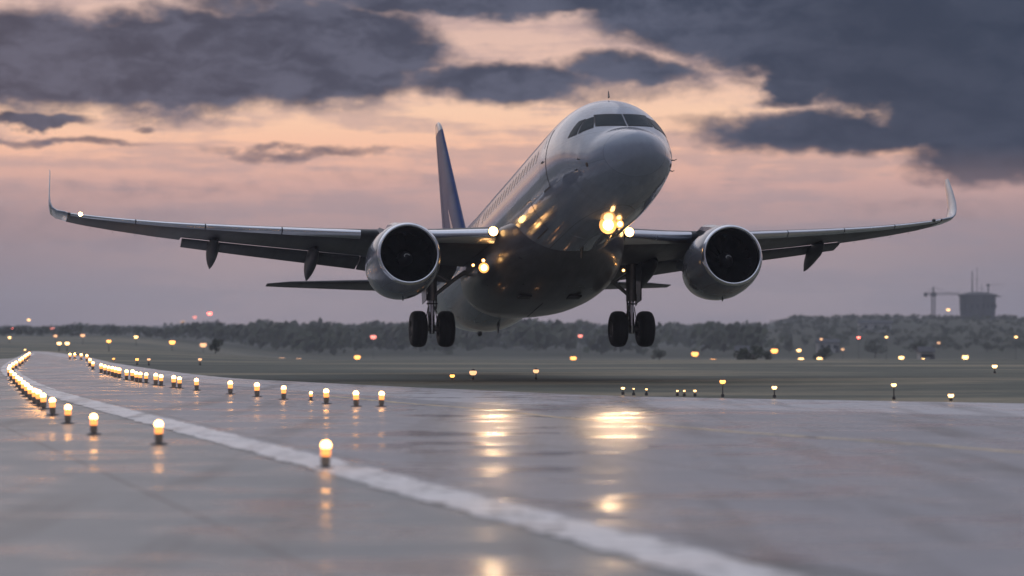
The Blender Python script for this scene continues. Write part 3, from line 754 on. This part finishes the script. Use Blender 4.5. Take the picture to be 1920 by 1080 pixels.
# tailplane
for s, tip in ((1, 7.75), (-1, 9.7)):
    mb = MB(); rows = []
    for k in range(9):
        t = k/8; y = lerp(.6, tip, t); xl = lerp(31.6, 35.0, t); ch = lerp(3.6, 1.15, t)
        if k == 8: ch = .8; xl += .25
        z = lerp(1.03, 1.52, t); rows.append(section((xl, y, z), ch, .095 if k < 8 else .05, 1.0, s, R(-1.5)))
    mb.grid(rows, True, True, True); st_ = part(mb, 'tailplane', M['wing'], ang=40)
    mb = MB(); rows = []
    for k in range(5):
        t = .04+.9*k/4; y = lerp(.6, tip, t); xl = lerp(31.6, 35.0, t); ch = lerp(3.6, 1.15, t); z = lerp(1.03, 1.52, t)
        u1, d1 = af(.70, .095); rows.append([(xl+.70*ch, s*y, z+u1*ch+.028+.7*ch*math.sin(R(1.5))), (xl+.705*ch+.01, s*y, z+u1*ch+.028+.7*ch*math.sin(R(1.5))), (xl+.705*ch+.01, s*y, z+d1*ch+.7*ch*math.sin(R(1.5))-.004), (xl+.70*ch, s*y, z+d1*ch+.7*ch*math.sin(R(1.5))-.004)])
    mb.grid(rows, True, True, True); part(mb, 'elevator_seam', M['seam'], st_, smooth=False)

# main landing gear
for s in (1, -1):
    gy = 3.72*s; ax = (17.7, gy, -3.32)
    mb = MB()
    mb.tube([(17.35, gy+.02*s, -.9), (17.5, gy, -1.9), (17.56, gy, -2.25)], [.17, .165, .15], 16)
    mb.tube([(17.53, gy, -2.05), (17.56, gy, -2.30)], .20, 16)
    mb.tube([(17.48, gy-.16*s, -1.2), (17.56, gy-.16*s, -2.6)], .035, 8)
    mb.tube([(17.40, gy+.14*s, -1.3), (17.50, gy+.15*s, -2.5)], .022, 8)
    gear = part(mb, 'landing_gear', M['steel'], ang=50)
    mb = MB(); mb.tube([(17.56, gy, -2.2), (17.7, gy, -3.32)], .105, 16); mb.tube([(17.7, gy, -3.2), (17.71, gy, -3.50)], [.15, .09], 14); part(mb, 'piston', M['pipe'], gear)
    mb = MB(); mb.tube([(17.7, gy-.5, -3.32), (17.7, gy+.5, -3.32)], .09, 12); part(mb, 'axle', M['steel'], gear)
    mb = MB(); mb.tube([(17.72, gy-.07, -2.45), (18.08, gy-.05, -2.85)], .04, 6); mb.tube([(17.72, gy+.07, -2.45), (18.08, gy+.05, -2.85)], .04, 6)
    mb.tube([(18.08, gy-.05, -2.85), (17.82, gy-.07, -3.25)], .04, 6); mb.tube([(18.08, gy+.05, -2.85), (17.82, gy+.07, -3.25)], .04, 6); part(mb, 'torque_link', M['steel'], gear)
    mb = MB(); mb.tube([(17.5, gy-.05*s, -2.15), (17.3, 2.9*s, -1.55), (17.1, 2.35*s, -1.2)], [.065, .075, .08], 10)
    mb.tube([(17.5, gy-.10*s, -1.25), (17.35, 3.05*s, -1.66)], .045, 8); part(mb, 'side_brace', M['steel'], gear)
    mb = MB()
    oy = gy+.27*s
    mb.grid([[(16.95, oy, -.95), (18.15, oy, -.95), (18.15, oy+.03*s, -.95), (16.95, oy+.03*s, -.95)], [(17.1, oy-.02*s, -2.35), (18.05, oy-.02*s, -2.35), (18.05, oy+.01*s, -2.35), (17.1, oy+.01*s, -2.35)]], True, True, True)
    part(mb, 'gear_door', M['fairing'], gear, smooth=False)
    mb = MB()
    for k in (-1, 1): mb.tube([(17.66, gy+k*.12, -2.5), (17.75, gy+k*.2, -2.95), (17.7, gy+k*.22, -3.25)], .018, 6)
    mb.tube([(17.5, gy-.2, -2.42), (17.5, gy+.2, -2.42)], .03, 6)
    part(mb, 'hydraulic_hose', M['seam'], gear)
    for k in (-1, 1):
        wy = gy+k*.505
        prof = [(-.27, .30), (-.285, .42), (-.275, .52), (-.235, .60), (-.16, .645), (-.08, .658)]
        for gr in (-.05, .05): prof += [(gr-.014, .659), (gr-.010, .648), (gr+.010, .648), (gr+.014, .659)]
        prof += [(.08, .658), (.16, .645), (.235, .60), (.275, .52), (.285, .42), (.27, .30)]
        mb = MB(); mb.lathe(prof, (17.7, wy, -3.32), (0, 1, 0), 40); part(mb, 'tyre', M['tyre'], gear, ang=60)
        mb = MB(); mb.lathe([(-.26, .31), (-.20, .29), (-.16, .12), (-.22, .10), (-.24, .02)], (17.7, wy, -3.32), (0, 1, 0), 28, False, True)
        mb.lathe([(.26, .31), (.20, .29), (.16, .12), (.22, .10), (.24, .02)], (17.7, wy, -3.32), (0, 1, 0), 28, False, True); part(mb, 'wheel_rim', M['steel'], gear)

# nose lamps and belly lamps
M['halo'] = mat('lamp_halo_glow', (.8, .6, .35), .3, emis=(1, .42, .10), estr=1.5)  # emissive ring added round each lamp to imitate its orange halo
def lamp_unit(p, r, m, name='landing_light', parent=plane, tilt=(1, 0, .12)):
    mb = MB(); mb.lathe([(0, r), (.03, r*1.15), (.14, r*.9), (.17, .02)], p, tilt, 18, False, True); c = part(mb, name, M['lampcase'], parent)
    mb = MB(); mb.lathe([(-.05, .01), (-.035, r*.5), (-.01, r*.72)], p, tilt, 18, True, False); part(mb, 'lamp_lens', m, c)
    mb = MB(); mb.lathe([(-.012, r*.74), (.0, r*1.1), (.03, r*1.16)], p, tilt, 18); part(mb, 'lamp_halo_ring', M['halo'], c)
    return c
mb = MB(); mb.tube([(4.50, .10, -1.9), (4.45, .10, -2.12)], .05, 8); mb.tube([(4.52, -.22, -1.9), (4.47, -.20, -2.1)], .04, 8); part(mb, 'lamp_bracket', M['steel'])
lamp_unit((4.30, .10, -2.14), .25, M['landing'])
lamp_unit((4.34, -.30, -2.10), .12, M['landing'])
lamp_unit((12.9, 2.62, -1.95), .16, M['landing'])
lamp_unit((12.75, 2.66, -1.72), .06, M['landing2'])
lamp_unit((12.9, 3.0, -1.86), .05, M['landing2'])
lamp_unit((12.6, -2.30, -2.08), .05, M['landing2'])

# the beams of those lamps, and added glow fills beside them
def toworld(p): return ORG+rot@Vector(p)
def spot(p, target, power, cone, blend=1.0, r=.12):
    l = bpy.data.lights.new('landing_beam', 'SPOT'); o = bpy.data.objects.new('landing_beam', l); C.objects.link(o)
    l.energy = power; l.spot_size = R(cone); l.spot_blend = blend; l.color = (1, .66, .36); l.shadow_soft_size = r
    w0 = toworld(p); d = (w0-Vector(target)).normalized(); o.location = w0; o.rotation_euler = d.to_track_quat('Z', 'Y').to_euler()
def glow_fill(p, power, r=.08):  # point light added off the skin to imitate warm glow around a lamp
    l = bpy.data.lights.new('lamp_glow_fill', 'POINT'); o = bpy.data.objects.new('lamp_glow_fill', l); C.objects.link(o)
    l.energy = power; l.color = (1, .5, .18); l.shadow_soft_size = r; o.location = toworld(p)
LBW = 620
spot((11.8, 2.42, -.83), (-.15, 60, 0), LBW, 4.2)
spot((11.8, -2.42, -.83), (1.9, 60, 0), LBW, 4.2)
spot((4.1, .1, -2.15), (2.0, 58, 0), LBW, 4.2)
spot((11.8, 2.42, -.83), (-.10, 33, 0), 240, 17)
spot((4.1, .1, -2.15), (1.7, 33, 0), 240, 17)
glow_fill((4.12, .06, -2.46), 6, .10); glow_fill((11.5, 2.8, -.85), 4, .18); glow_fill((11.6, -2.62, -.80), 2, .15); glow_fill((12.6, 2.95, -2.0), 3, .15); glow_fill((12.5, -2.75, -2.2), 2, .05)

# ------------------------------------------------------------------ runway edge lights
ORD = 'nearest,second,third,fourth,fifth,sixth,seventh,eighth,ninth,tenth,eleventh,twelfth,thirteenth,fourteenth,fifteenth,sixteenth,seventeenth,eighteenth,nineteenth,twentieth,twenty-first,twenty-second,twenty-third,twenty-fourth,twenty-fifth,twenty-sixth,twenty-seventh,twenty-eighth,twenty-ninth,thirtieth,thirty-first,thirty-second,thirty-third,thirty-fourth,thirty-fifth,thirty-sixth'.split(',')
M['amber'] = mat('amber_globe', (.9, .6, .3), .2, emis=(1, .46, .13), estr=18)
M['amberlow'] = mat('amber_collar_glow', (.9, .45, .15), .2, emis=(1, .33, .08), estr=1.8)  # emission imitates the globe's amber light on the upper body
M['body'] = mat('light_body', (.34, .28, .22), .45, var=.2, scale=20)
M['base'] = mat('light_base', (.10, .10, .10), .6)
def edge_light(loc):
    t = empty('runway_edge_light', loc)
    mb = MB(); mb.lathe([(0, .14), (.012, .14), (.022, .11), (.03, .06)], (0, 0, 0), (0, 0, 1), 20, True, True); mb.build('base', M['base'], t)
    mb = MB(); mb.lathe([(.02, .055), (.05, .055), (.055, .066), (.15, .068), (.165, .072), (.17, .06)], (0, 0, 0), (0, 0, 1), 16, False, True); mb.build('body', M['body'], t)
    mb = MB(); mb.lathe([(.165, .058), (.175, .066), (.25, .067), (.285, .062)], (0, 0, 0), (0, 0, 1), 16); mb.build('collar', M['amberlow'], t)
    mb = MB(); mb.lathe([(.285, .062), (.315, .067), (.345, .060), (.368, .038), (.378, .004)], (0, 0, 0), (0, 0, 1), 14, True, True); mb.build('globe', M['amber'], t)
    return t
def copy_thing(t):
    r = t.copy(); C.objects.link(r)
    for ch in list(t.children):
        c = ch.copy(); C.objects.link(c); c.parent = r
    return r
near_row = [(610,832),(298,795),(176,780),(127,763),(99,750),(82,741),(73,736),(65,732),(57,727),(50,722),(44,718),(38,712),(33,707),(27,702),(21,697),(17,691),(19,687),(24,683),(30,679),(37,675),(42,672),(47,668),(51,665),(55,662)]
far_row = [(715,737),(668,737),(612,733),(583,736),(532,726),(482,722),(432,718),(369,712),(337,709),(326,708),(302,705),(292,704),(274,701),(263,700),(256,699),(248,697),(237,696),(224,693),(217,692),(211,690),(204,688),(197,687),(190,685),(174,680),(168,675),(163,667),(152,665),(140,664),(131,664)]
e0 = None
for nm, row in (('near', near_row), ('far', far_row)):
    for i, (u, v) in enumerate(row):
        p = ground(u, v, .33)
        if u == 583: p = ground(u, v+1, .2)
        if e0 is None: e0 = edge_light((p.x, p.y, .012)); o = e0
        else: o = copy_thing(e0)
        o.location = (p.x, p.y, .012); o.rotation_euler = (R(random.uniform(-2, 2)), R(random.uniform(-2, 2)), random.uniform(0, 6)); o.scale = [random.uniform(.94, 1.04)]*3
        if u == 583: o.scale = (.6, .6, .6)
        if nm == 'near' and i == 0:
            lab = 'largest amber edge light, glowing in front of the white painted stripe'
        elif nm == 'near':
            lab = 'amber edge light left of the white stripe, %s from the viewer' % ORD[i]
        else:
            lab = 'amber light on the far runway side, %s in its row from the plane' % ORD[i].replace('nearest', 'first')
        if u == 583: lab = 'small low amber light between larger ones on the far side of the runway'
        tag(o, lab, 'runway light', 'amber lights along the runway edge, '+nm+' side')

# ------------------------------------------------------------------ lamps beyond the runway
def glow(name, col, st): return mat(name, (.8, .6, .4), .3, emis=col, estr=st)
G = {'a': glow('amber_lamp', (1, .38, .075), 4), 'w': glow('warm_white_lamp', (1, .56, .20), 5), 'd': glow('dim_amber_lamp', (1, .50, .24), 1.6), 'r': glow('red_lamp', (1, .13, .09), 9), 'q': glow('dim_red_lamp', (1, .25, .2), 2.2)}
M['pole'] = mat('lamp_pole', (.09, .09, .095), .5, metal=.4)
def field_lamp(loc, h, rad, g_, name, Ydist):
    t = empty(name, loc); k = min(1, Ydist/300)
    mb = MB(); pr = .010+.016*k
    mb.tube([(0, 0, 0), (0, 0, h-rad*.6)], [pr*1.3, pr], 8); mb.tube([(0, 0, 0), (0, 0, .08)], pr*3, 8); mb.build('pole', M['pole'], t)
    mb = MB(); mb.lathe([(rad*.62, .6*rad), (rad*.85, rad*.45), (rad*1.02, .05*rad)], (0, 0, h), (0, 0, 1), 12, False, True); mb.build('housing', M['pole'], t)
    mb = MB(); mb.lathe([(-.6*rad, .5*rad), (-.3*rad, .85*rad), (.1*rad, rad), (.5*rad, .85*rad)], (0, 0, h), (0, 0, 1), 14, True, True); mb.build('lamp', G[g_], t)
    return t
LAMPS = [ # u, v, kind, apparent size, wanted pole height, name
 (1303,664,'a',9,3.5),(1337,677,'a',8,2.5),(1452,658,'a',9,4),(1498,657,'w',6,4),(1502,674,'w',7,2.6),(1537,673,'w',7,3),(1690,671,'w',7,3),(1731,674,'w',4,2.5),(1810,670,'w',8,3),(1865,687,'w',7,2),
 (1355,716,'a',8,.8),(1452,727,'w',7,.4),(1676,722,'w',7,.5),(1783,742,'w',8,.25),(1168,728,'w',5,.4),(1188,729,'w',2.5,.3),(1212,730,'w',3,.3),(1270,733,'w',3,.25),(1283,733,'w',3,.25),(1303,733,'w',4,.25),
 (1165,681,'a',6,2.5),(1214,679,'a',7,2.5),(1075,672,'a',8,3),(1005,696,'d',8,1.6),(848,705,'a',7,1.2),(887,699,'d',10,1.5),(1610,633,'r',4,4),(1662,632,'w',3.5,4),(1540,636,'d',4,4),(1905,632,'w',4,4),(1778,581,'w',4,4),
 (478,673,'a',9,3),(528,674,'d',8,3),(560,675,'d',7,3),(670,670,'a',8,3),(700,632,'q',8,5),(204,640,'a',6,5),(255,632,'w',5,5),(323,642,'a',8,5),(381,647,'d',9,5),(111,644,'w',6,4),(126,644,'w',6,4),
 (393,588,'r',6,14),(365,595,'q',5,12),(343,604,'d',5,10),(213,673,'a',4.5,1.0),(257,674,'a',4.5,1.0),(279,674,'d',4.5,1.0),(47,656,'w',4,2),(18,633,'w',4,2),(25,617,'r',4,2.4),(40,622,'w',4,2.0),(54,600,'w',4,9),(96,670,'d',5,1.0),(104,630,'d',5,5),(155,629,'d',6,5),(1088,630,'q',6,5),(375,674,'d',5,1.0),(98,616,'q',5,3),
 (1760,643,'d',4,3),(1580,655,'d',4,3)]
def edge_Y(u):
    best = 60
    fe = resample(far_edge, 1)
    for p in fe:
        if abs(p.x-(u-960)/F_PX*p.y) < .6: best = max(best, p.y)
    return best
SECT = {'L': [], 'M': [], 'R': []}
placed = []
for (u, v, k, sz, hp) in LAMPS:
    y0 = edge_Y(u)+1.5; best = None; Yd = max(y0, 420) if v < 640 else (max(y0, 260) if v < 696 else (max(y0, 110) if v < 712 else y0))
    while Yd < 2600:
        p = atdepth(u, v, Yd); h = p.z-hgt(p.x, p.y); e = abs(h-hp)
        if h > .12 and (best is None or e < best[0]-.02): best = (e, Yd, p, h)
        Yd *= 1.01
    if best is None:
        for k_ in range(60):
            Yd = y0*1.01**k_; p = atdepth(u, v, Yd); h = p.z-hgt(p.x, p.y)
            if h > .08 and (best is None or abs(h-.3) < best[0]): best = (abs(h-.3), Yd, p, h)
    if best is None:
        p = atdepth(u, v, y0); best = (0, y0, p, .12)
    e, Yd, p, h = best; placed.append((u, v, k, sz, Yd, p, h))
bright = {'a': 'amber', 'w': 'warm white', 'd': 'dim hazy amber', 'r': 'bright red', 'q': 'faint red'}
cnt = {}
for (u, v, k, sz, Yd, p, h) in sorted(placed):
    sec_ = 'left of the wheels' if u < 800 else ('below the wheels' if u < 1240 else 'right of the plane')
    hgtw = 'low' if h < 1.3 else ('tall' if h > 8 else 'pole')
    key = (sec_, hgtw, k); cnt[key] = cnt.get(key, 0)+1
    rad = sz*.72/F_PX*Yd
    nm = 'ground_light' if h < 1.3 else ('obstruction_light' if k in 'rq' else 'street_lamp')
    o = field_lamp((p.x, p.y, p.z-h), h, min(rad, max(h*.7, .05)), k, nm, Yd)
    total = sum(1 for q in placed if (('left of the wheels' if q[0] < 800 else ('below the wheels' if q[0] < 1240 else 'right of the plane')) == sec_ and ('low' if q[6] < 1.3 else ('tall' if q[6] > 8 else 'pole')) == hgtw and q[2] == k))
    kind_ = {'low': 'lamp low in grass', 'tall': 'lamp on a tall mast', 'pole': 'lamp on a pole'}[hgtw]
    lab = '%s %s, %s' % (bright[k], kind_, sec_)
    if total > 1: lab += ', %s such from left' % ORD[cnt[key]-1].replace('nearest', 'first')
    tag(o, lab, 'lamp', 'lamps scattered in the fields beyond the runway')

# ------------------------------------------------------------------ vegetation
def leafmat(name, a, b3):
    m = bpy.data.materials.new(name); m.use_nodes = True; nt = m.node_tree; N = nt.nodes; L = nt.links; b = N['Principled BSDF']; b.inputs['Roughness'].default_value = .7; b.inputs['Specular IOR Level'].default_value = .2
    tc = N.new('ShaderNodeTexCoord'); n = N.new('ShaderNodeTexNoise'); n.inputs['Scale'].default_value = .6; L.new(tc.outputs['Object'], n.inputs['Vector'])
    mx = N.new('ShaderNodeMix'); mx.data_type = 'RGBA'; mx.inputs[6].default_value = (*a, 1); mx.inputs[7].default_value = (*b3, 1); L.new(n.outputs['Fac'], mx.inputs[0]); L.new(mx.outputs[2], b.inputs['Base Color']); return m
M['leaf'] = leafmat('leaves', (.030, .042, .022), (.065, .075, .035)); M['bark'] = mat('bark', (.07, .055, .04), .9, bump=.5, bscale=12)
def crown(mb, c, rx, rz, n, size):
    lobes = [(Vector((random.gauss(0, .45)*rx, random.gauss(0, .45)*rx, random.uniform(-.5, .6)*rz)), random.uniform(.35, .6)) for _ in range(7)]
    for _ in range(n):
        lo, k = random.choice(lobes); d = Vector((random.gauss(0, 1), random.gauss(0, 1), random.gauss(0, 1))).normalized()*random.uniform(.6, 1)**.5
        p = Vector(c)+lo+Vector((d.x*rx*k, d.y*rx*k, d.z*rz*k)); a = Vector((random.gauss(0, 1), random.gauss(0, 1), random.gauss(0, 1))).normalized(); q = a.orthogonal().normalized(); s_ = size*random.uniform(.6, 1.4)
        mb.face([p-a*s_-q*s_*.6, p+a*s_*.2-q*s_, p+a*s_+q*s_*.5, p-a*s_*.3+q*s_])
def tree(loc, h, wd, label, n=420):
    t = empty('tree', loc); mb = MB()
    mb.tube([(0, 0, -.3), (0.05*h, 0, h*.3), (.02*h, .03*h, h*.62)], [.045*h, .03*h, .012*h], 8)
    for k in range(5):
        a = k*1.3; z = h*(.25+.07*k); mb.tube([(.04*h, 0, z), (math.cos(a)*wd*.32, math.sin(a)*wd*.32, z+h*.25)], [.016*h, .005*h], 6)
    mb.build('trunk', M['bark'], t)
    mb = MB(); crown(mb, (0, 0, h*.60), wd*.5, h*.42, n, h*.055); mb.build('crown', M['leaf'], t, smooth=False)
    return tag(t, label, 'tree', 'single trees in the hazy fields')
TR = [(1412,650,430,40,'round dark tree behind the grass slope beside the bright amber lamp'),(1388,664,440,24,'small dark tree just left of the round dark tree'),(1438,668,450,22,'low dark tree just right of the round dark tree'),
 (1545,650,560,34,'broad hazy tree above a lone warm white lamp'),(1640,640,800,46,'wide hazy tree in the middle of the right-hand slope'),(1720,642,760,40,'hazy tree left of the far field lamps on the right'),(1235,655,600,26,'small hazy tree right of the right-hand wheels'),(1850,640,900,34,'faint tree near the right edge of the view'),(403,640,420,22,'dark hazy tree left of the runway bend'),(1480,640,900,30,'faint tree on the hillside under the ridge')]
for (u, vt, Yd, wpx, lab) in TR:
    p = atdepth(u, vt, Yd); gz = hgt(p.x, p.y); tree((p.x, p.y, gz), max(2.2, p.z-gz), wpx/F_PX*Yd, lab)
# far woods, one mass
mb = MB(); random.seed(11)
def ridge_top(u):
    return 606+7*noise.noise(Vector((u*.011, 3.3, 0)))+4*noise.noise(Vector((u*.035, 1.3, 0)))
cntt = 0
for _ in range(2300):
    u = random.uniform(-60, 1990) if random.random() < .62 else random.uniform(1400, 2000); lay = random.random()
    Yd = random.choice([random.uniform(2300, 3000), random.uniform(1500, 2300), random.uniform(850, 1500)])
    x = (u-960)/F_PX*Yd; gz = hgt(x, Yd)
    if u > 1420: 
        if Yd < 900: continue
        if Yd > 1750: continue
        h = random.uniform(1.6, 2.7)
    else:
        top = CAMH+(HOR-ridge_top(u))/F_PX*Yd
        h = min(max(3.5, (top-gz)*random.uniform(.85, 1.04)), 18)
        if u < 330: h *= .75
    crown(mb, (x, Yd, gz+h*.55), h*random.uniform(.55, .9), h*.5, 44, h*.13)
tag(mb.build('far_woods', M['leaf'], smooth=False), 'far dark line of woods fading into the haze beyond the fields', 'woods', kind='stuff')

# ------------------------------------------------------------------ buildings and crane on the ridge
M['conc'] = mat('concrete_wall', (.05, .06, .075), .8, var=.15, scale=.3); M['roofd'] = mat('dark_roof', (.03, .035, .045), .7); M['shed'] = mat('pale_shed_wall', (.42, .42, .42), .6); M['steelp'] = mat('crane_steel', (.08, .08, .09), .6)
YR = 1500
def pxm(n): return n/F_PX*YR
bp_ = atdepth(1833, 583, YR); gz = hgt(bp_.x, bp_.y)
t = empty('round_tower', (bp_.x, bp_.y, gz)); topz = atdepth(1833, 553, YR).z-gz
rad = pxm(34)
mb = MB(); mb.lathe([(-1, rad*.95), (0, rad*.95), (topz*.9, rad), (topz, rad)], (0, 0, 0), (0, 0, 1), 48, False, True); mb.build('wall', M['conc'], t)
mb = MB(); mb.lathe([(topz-.6, rad*1.02), (topz-.5, rad*1.10), (topz+.1, rad*1.10), (topz+1.2, rad*.6), (topz+1.6, rad*.1), (topz+1.62, .02)], (0, 0, 0), (0, 0, 1), 48, False, False); roof = mb.build('roof', M['roofd'], t)
for (du, h, r_) in ((-10, 11, .35), (-1, 13, .16), (8, 5, .12)):
    mb = MB(); x = pxm(du); mb.tube([(x, 0, topz+.8), (x, 0, topz+1.0+h)], [r_, r_*.6], 8)
    if r_ < .3: mb.tube([(x-.8, 0, topz+h*.6), (x+.8, 0, topz+h*.6)], .1, 6)
    mb.build('mast', M['steelp'], t)
mb = MB(); x = pxm(20); mb.tube([(x, 0, topz+.4), (x, 0, topz+4.6)], .35, 8); mb.lathe([(0, .4), (.3, 1.0), (1.0, 1.0), (1.3, .3)], (x, 0, topz+4.3), (0, 0, 1), 12, True, True); mb.tube([(x, 0, topz+5), (x+7.5, 0, topz+5.4)], .07, 5); mb.build('radar_mast', M['steelp'], t)
mb = MB(); mb.box((rad*.9, -2, topz-.9), (rad*1.28, 2, topz-.5)); mb.build('balcony', M['roofd'], t)
for k in range(10):
    a = R(180+18*k+9); mb = MB(); mb.box((rad*.985*math.cos(a)-.35, rad*.985*math.sin(a)-.35, topz*.45), (rad*.985*math.cos(a)+.35, rad*.985*math.sin(a)+.35, topz*.62)); mb.build('window', M['glass'], t)
tag(t, 'round dark tower with a low domed roof and masts on the far ridge', 'tower')
# crane
cp = atdepth(1750, 583, YR-30); gz = hgt(cp.x, cp.y); H = atdepth(1750, 551, YR-30).z-gz
t = empty('tower_crane', (cp.x, cp.y, gz-.5)); H += .5
def lattice(mb, a, b3, wdt, n, r_=.10):
    a = Vector(a); b3 = Vector(b3); d = (b3-a).normalized(); u_ = d.cross(Vector((0, 1, 0))).normalized()*wdt/2; v_ = d.cross(u_).normalized()*wdt/2
    cs = [u_+v_, u_-v_, -u_-v_, -u_+v_]
    for c in cs: mb.tube([a+c, b3+c], r_, 5)
    for i in range(n):
        p = a.lerp(b3, i/n); q = a.lerp(b3, (i+1)/n)
        for j in range(4): mb.tube([p+cs[j], q+cs[(j+1) % 4]], r_*.7, 4)
mb = MB(); lattice(mb, (0, 0, 0), (0, 0, H-.8), 1.5, 8, .16); mb.build('mast', M['steelp'], t)
mb = MB(); lattice(mb, (.5, 0, H), (pxm(48), 0, H), 1.0, 12, .09); mb.build('jib', M['steelp'], t)
mb = MB(); lattice(mb, (-.5, 0, H), (-pxm(16), 0, H), 1.0, 4, .11); cj = mb.build('counter_jib', M['steelp'], t)
mb = MB(); mb.box((-pxm(17), -.9, H-1.3), (-pxm(12), .9, H+.5)); mb.build('counterweight', M['conc'], t)
mb = MB(); mb.box((-1.2, -1.1, H-1.2), (1.3, 1.1, H+.7)); mb.build('cab', M['steelp'], t)
mb = MB(); lattice(mb, (0, 0, H+.6), (0, 0, H+3.4), .7, 3, .12); mb.tube([(0, 0, H+3.4), (pxm(34), 0, H+.5)], .05, 4); mb.tube([(0, 0, H+3.4), (-pxm(14), 0, H+.5)], .05, 4); mb.build('apex', M['steelp'], t)
tag(t, 'tower crane with its jib pointing at the round tower on the ridge', 'crane')
# low sheds
def shed(u, v, Yd, wpx, hgt_, lab):
    p = atdepth(u, v, Yd); gz = hgt(p.x, p.y); z0 = min(gz, p.z); wd = wpx/F_PX*Yd
    t = empty('low_building', (p.x, p.y, gz)); mb = MB(); mb.box((-wd/2, -3, -.5), (wd/2, 3, hgt_)); mb.build('wall', M['shed'], t, smooth=False)
    mb = MB(); mb.grid([[(-wd/2-.4, -3.4, hgt_), (-wd/2-.4, 0, hgt_+1.1), (-wd/2-.4, 3.4, hgt_), (-wd/2-.4, 3.4, hgt_-.1), (-wd/2-.4, -3.4, hgt_-.1)], [(wd/2+.4, -3.4, hgt_), (wd/2+.4, 0, hgt_+1.1), (wd/2+.4, 3.4, hgt_), (wd/2+.4, 3.4, hgt_-.1), (wd/2+.4, -3.4, hgt_-.1)]], True, True, True); mb.build('roof', M['roofd'], t, smooth=False)
    for k in range(3):
        mb = MB(); x = wd*(-.3+.3*k); mb.box((x-.5, -3.05, hgt_*.4), (x+.5, -2.9, hgt_*.75)); mb.build('window', M['glass'], t, smooth=False)
    mb = MB(); mb.box((wd*.4-.5, -3.05, 0), (wd*.4+.5, -2.9, hgt_*.7)); mb.build('door', M['steelp'], t, smooth=False)
    tag(t, lab, 'building', 'low buildings in the fields')
shed(1391, 668, 620, 22, 2.2, 'small pale shed between dark trees left of the bright amber lamp')
shed(1552, 640, 900, 40, 3.0, 'long low pale building on the slope under the ridge')
shed(1735, 668, 640, 24, 2.0, 'small pale shed beside the field lamps on the right')
shed(1640, 622, 1150, 60, 3.5, 'long hazy building high on the right-hand hillside')

# ------------------------------------------------------------------ haze
mb = MB(); mb.box((-1400, -120, -9), (1400, 3300, 42))
hz = mb.build('haze', mat('tmp', (1, 1, 1)), smooth=False); tag(hz, kind='stuff')
hm = bpy.data.materials.new('haze'); hm.use_nodes = True; nt = hm.node_tree; nt.nodes.clear()
pv = nt.nodes.new('ShaderNodeVolumePrincipled'); pv.inputs['Color'].default_value = (.80, .87, 1, 1); pv.inputs['Density'].default_value = .00022; pv.inputs['Anisotropy'].default_value = .5
ho = nt.nodes.new('ShaderNodeOutputMaterial'); nt.links.new(pv.outputs[0], ho.inputs['Volume']); hz.data.materials.clear(); hz.data.materials.append(hm)

# ------------------------------------------------------------------ render settings
sc = bpy.context.scene
sc.view_settings.view_transform = 'Standard'; sc.view_settings.look = 'None'; sc.view_settings.exposure = 0; sc.view_settings.gamma = 1
sc.cycles.max_bounces = 6; sc.cycles.glossy_bounces = 4; sc.cycles.diffuse_bounces = 3; sc.cycles.volume_bounces = 3; sc.cycles.caustics_reflective = False; sc.cycles.caustics_refractive = False
sc.cycles.sample_clamp_indirect = 4
sc.cycles.use_denoising = True
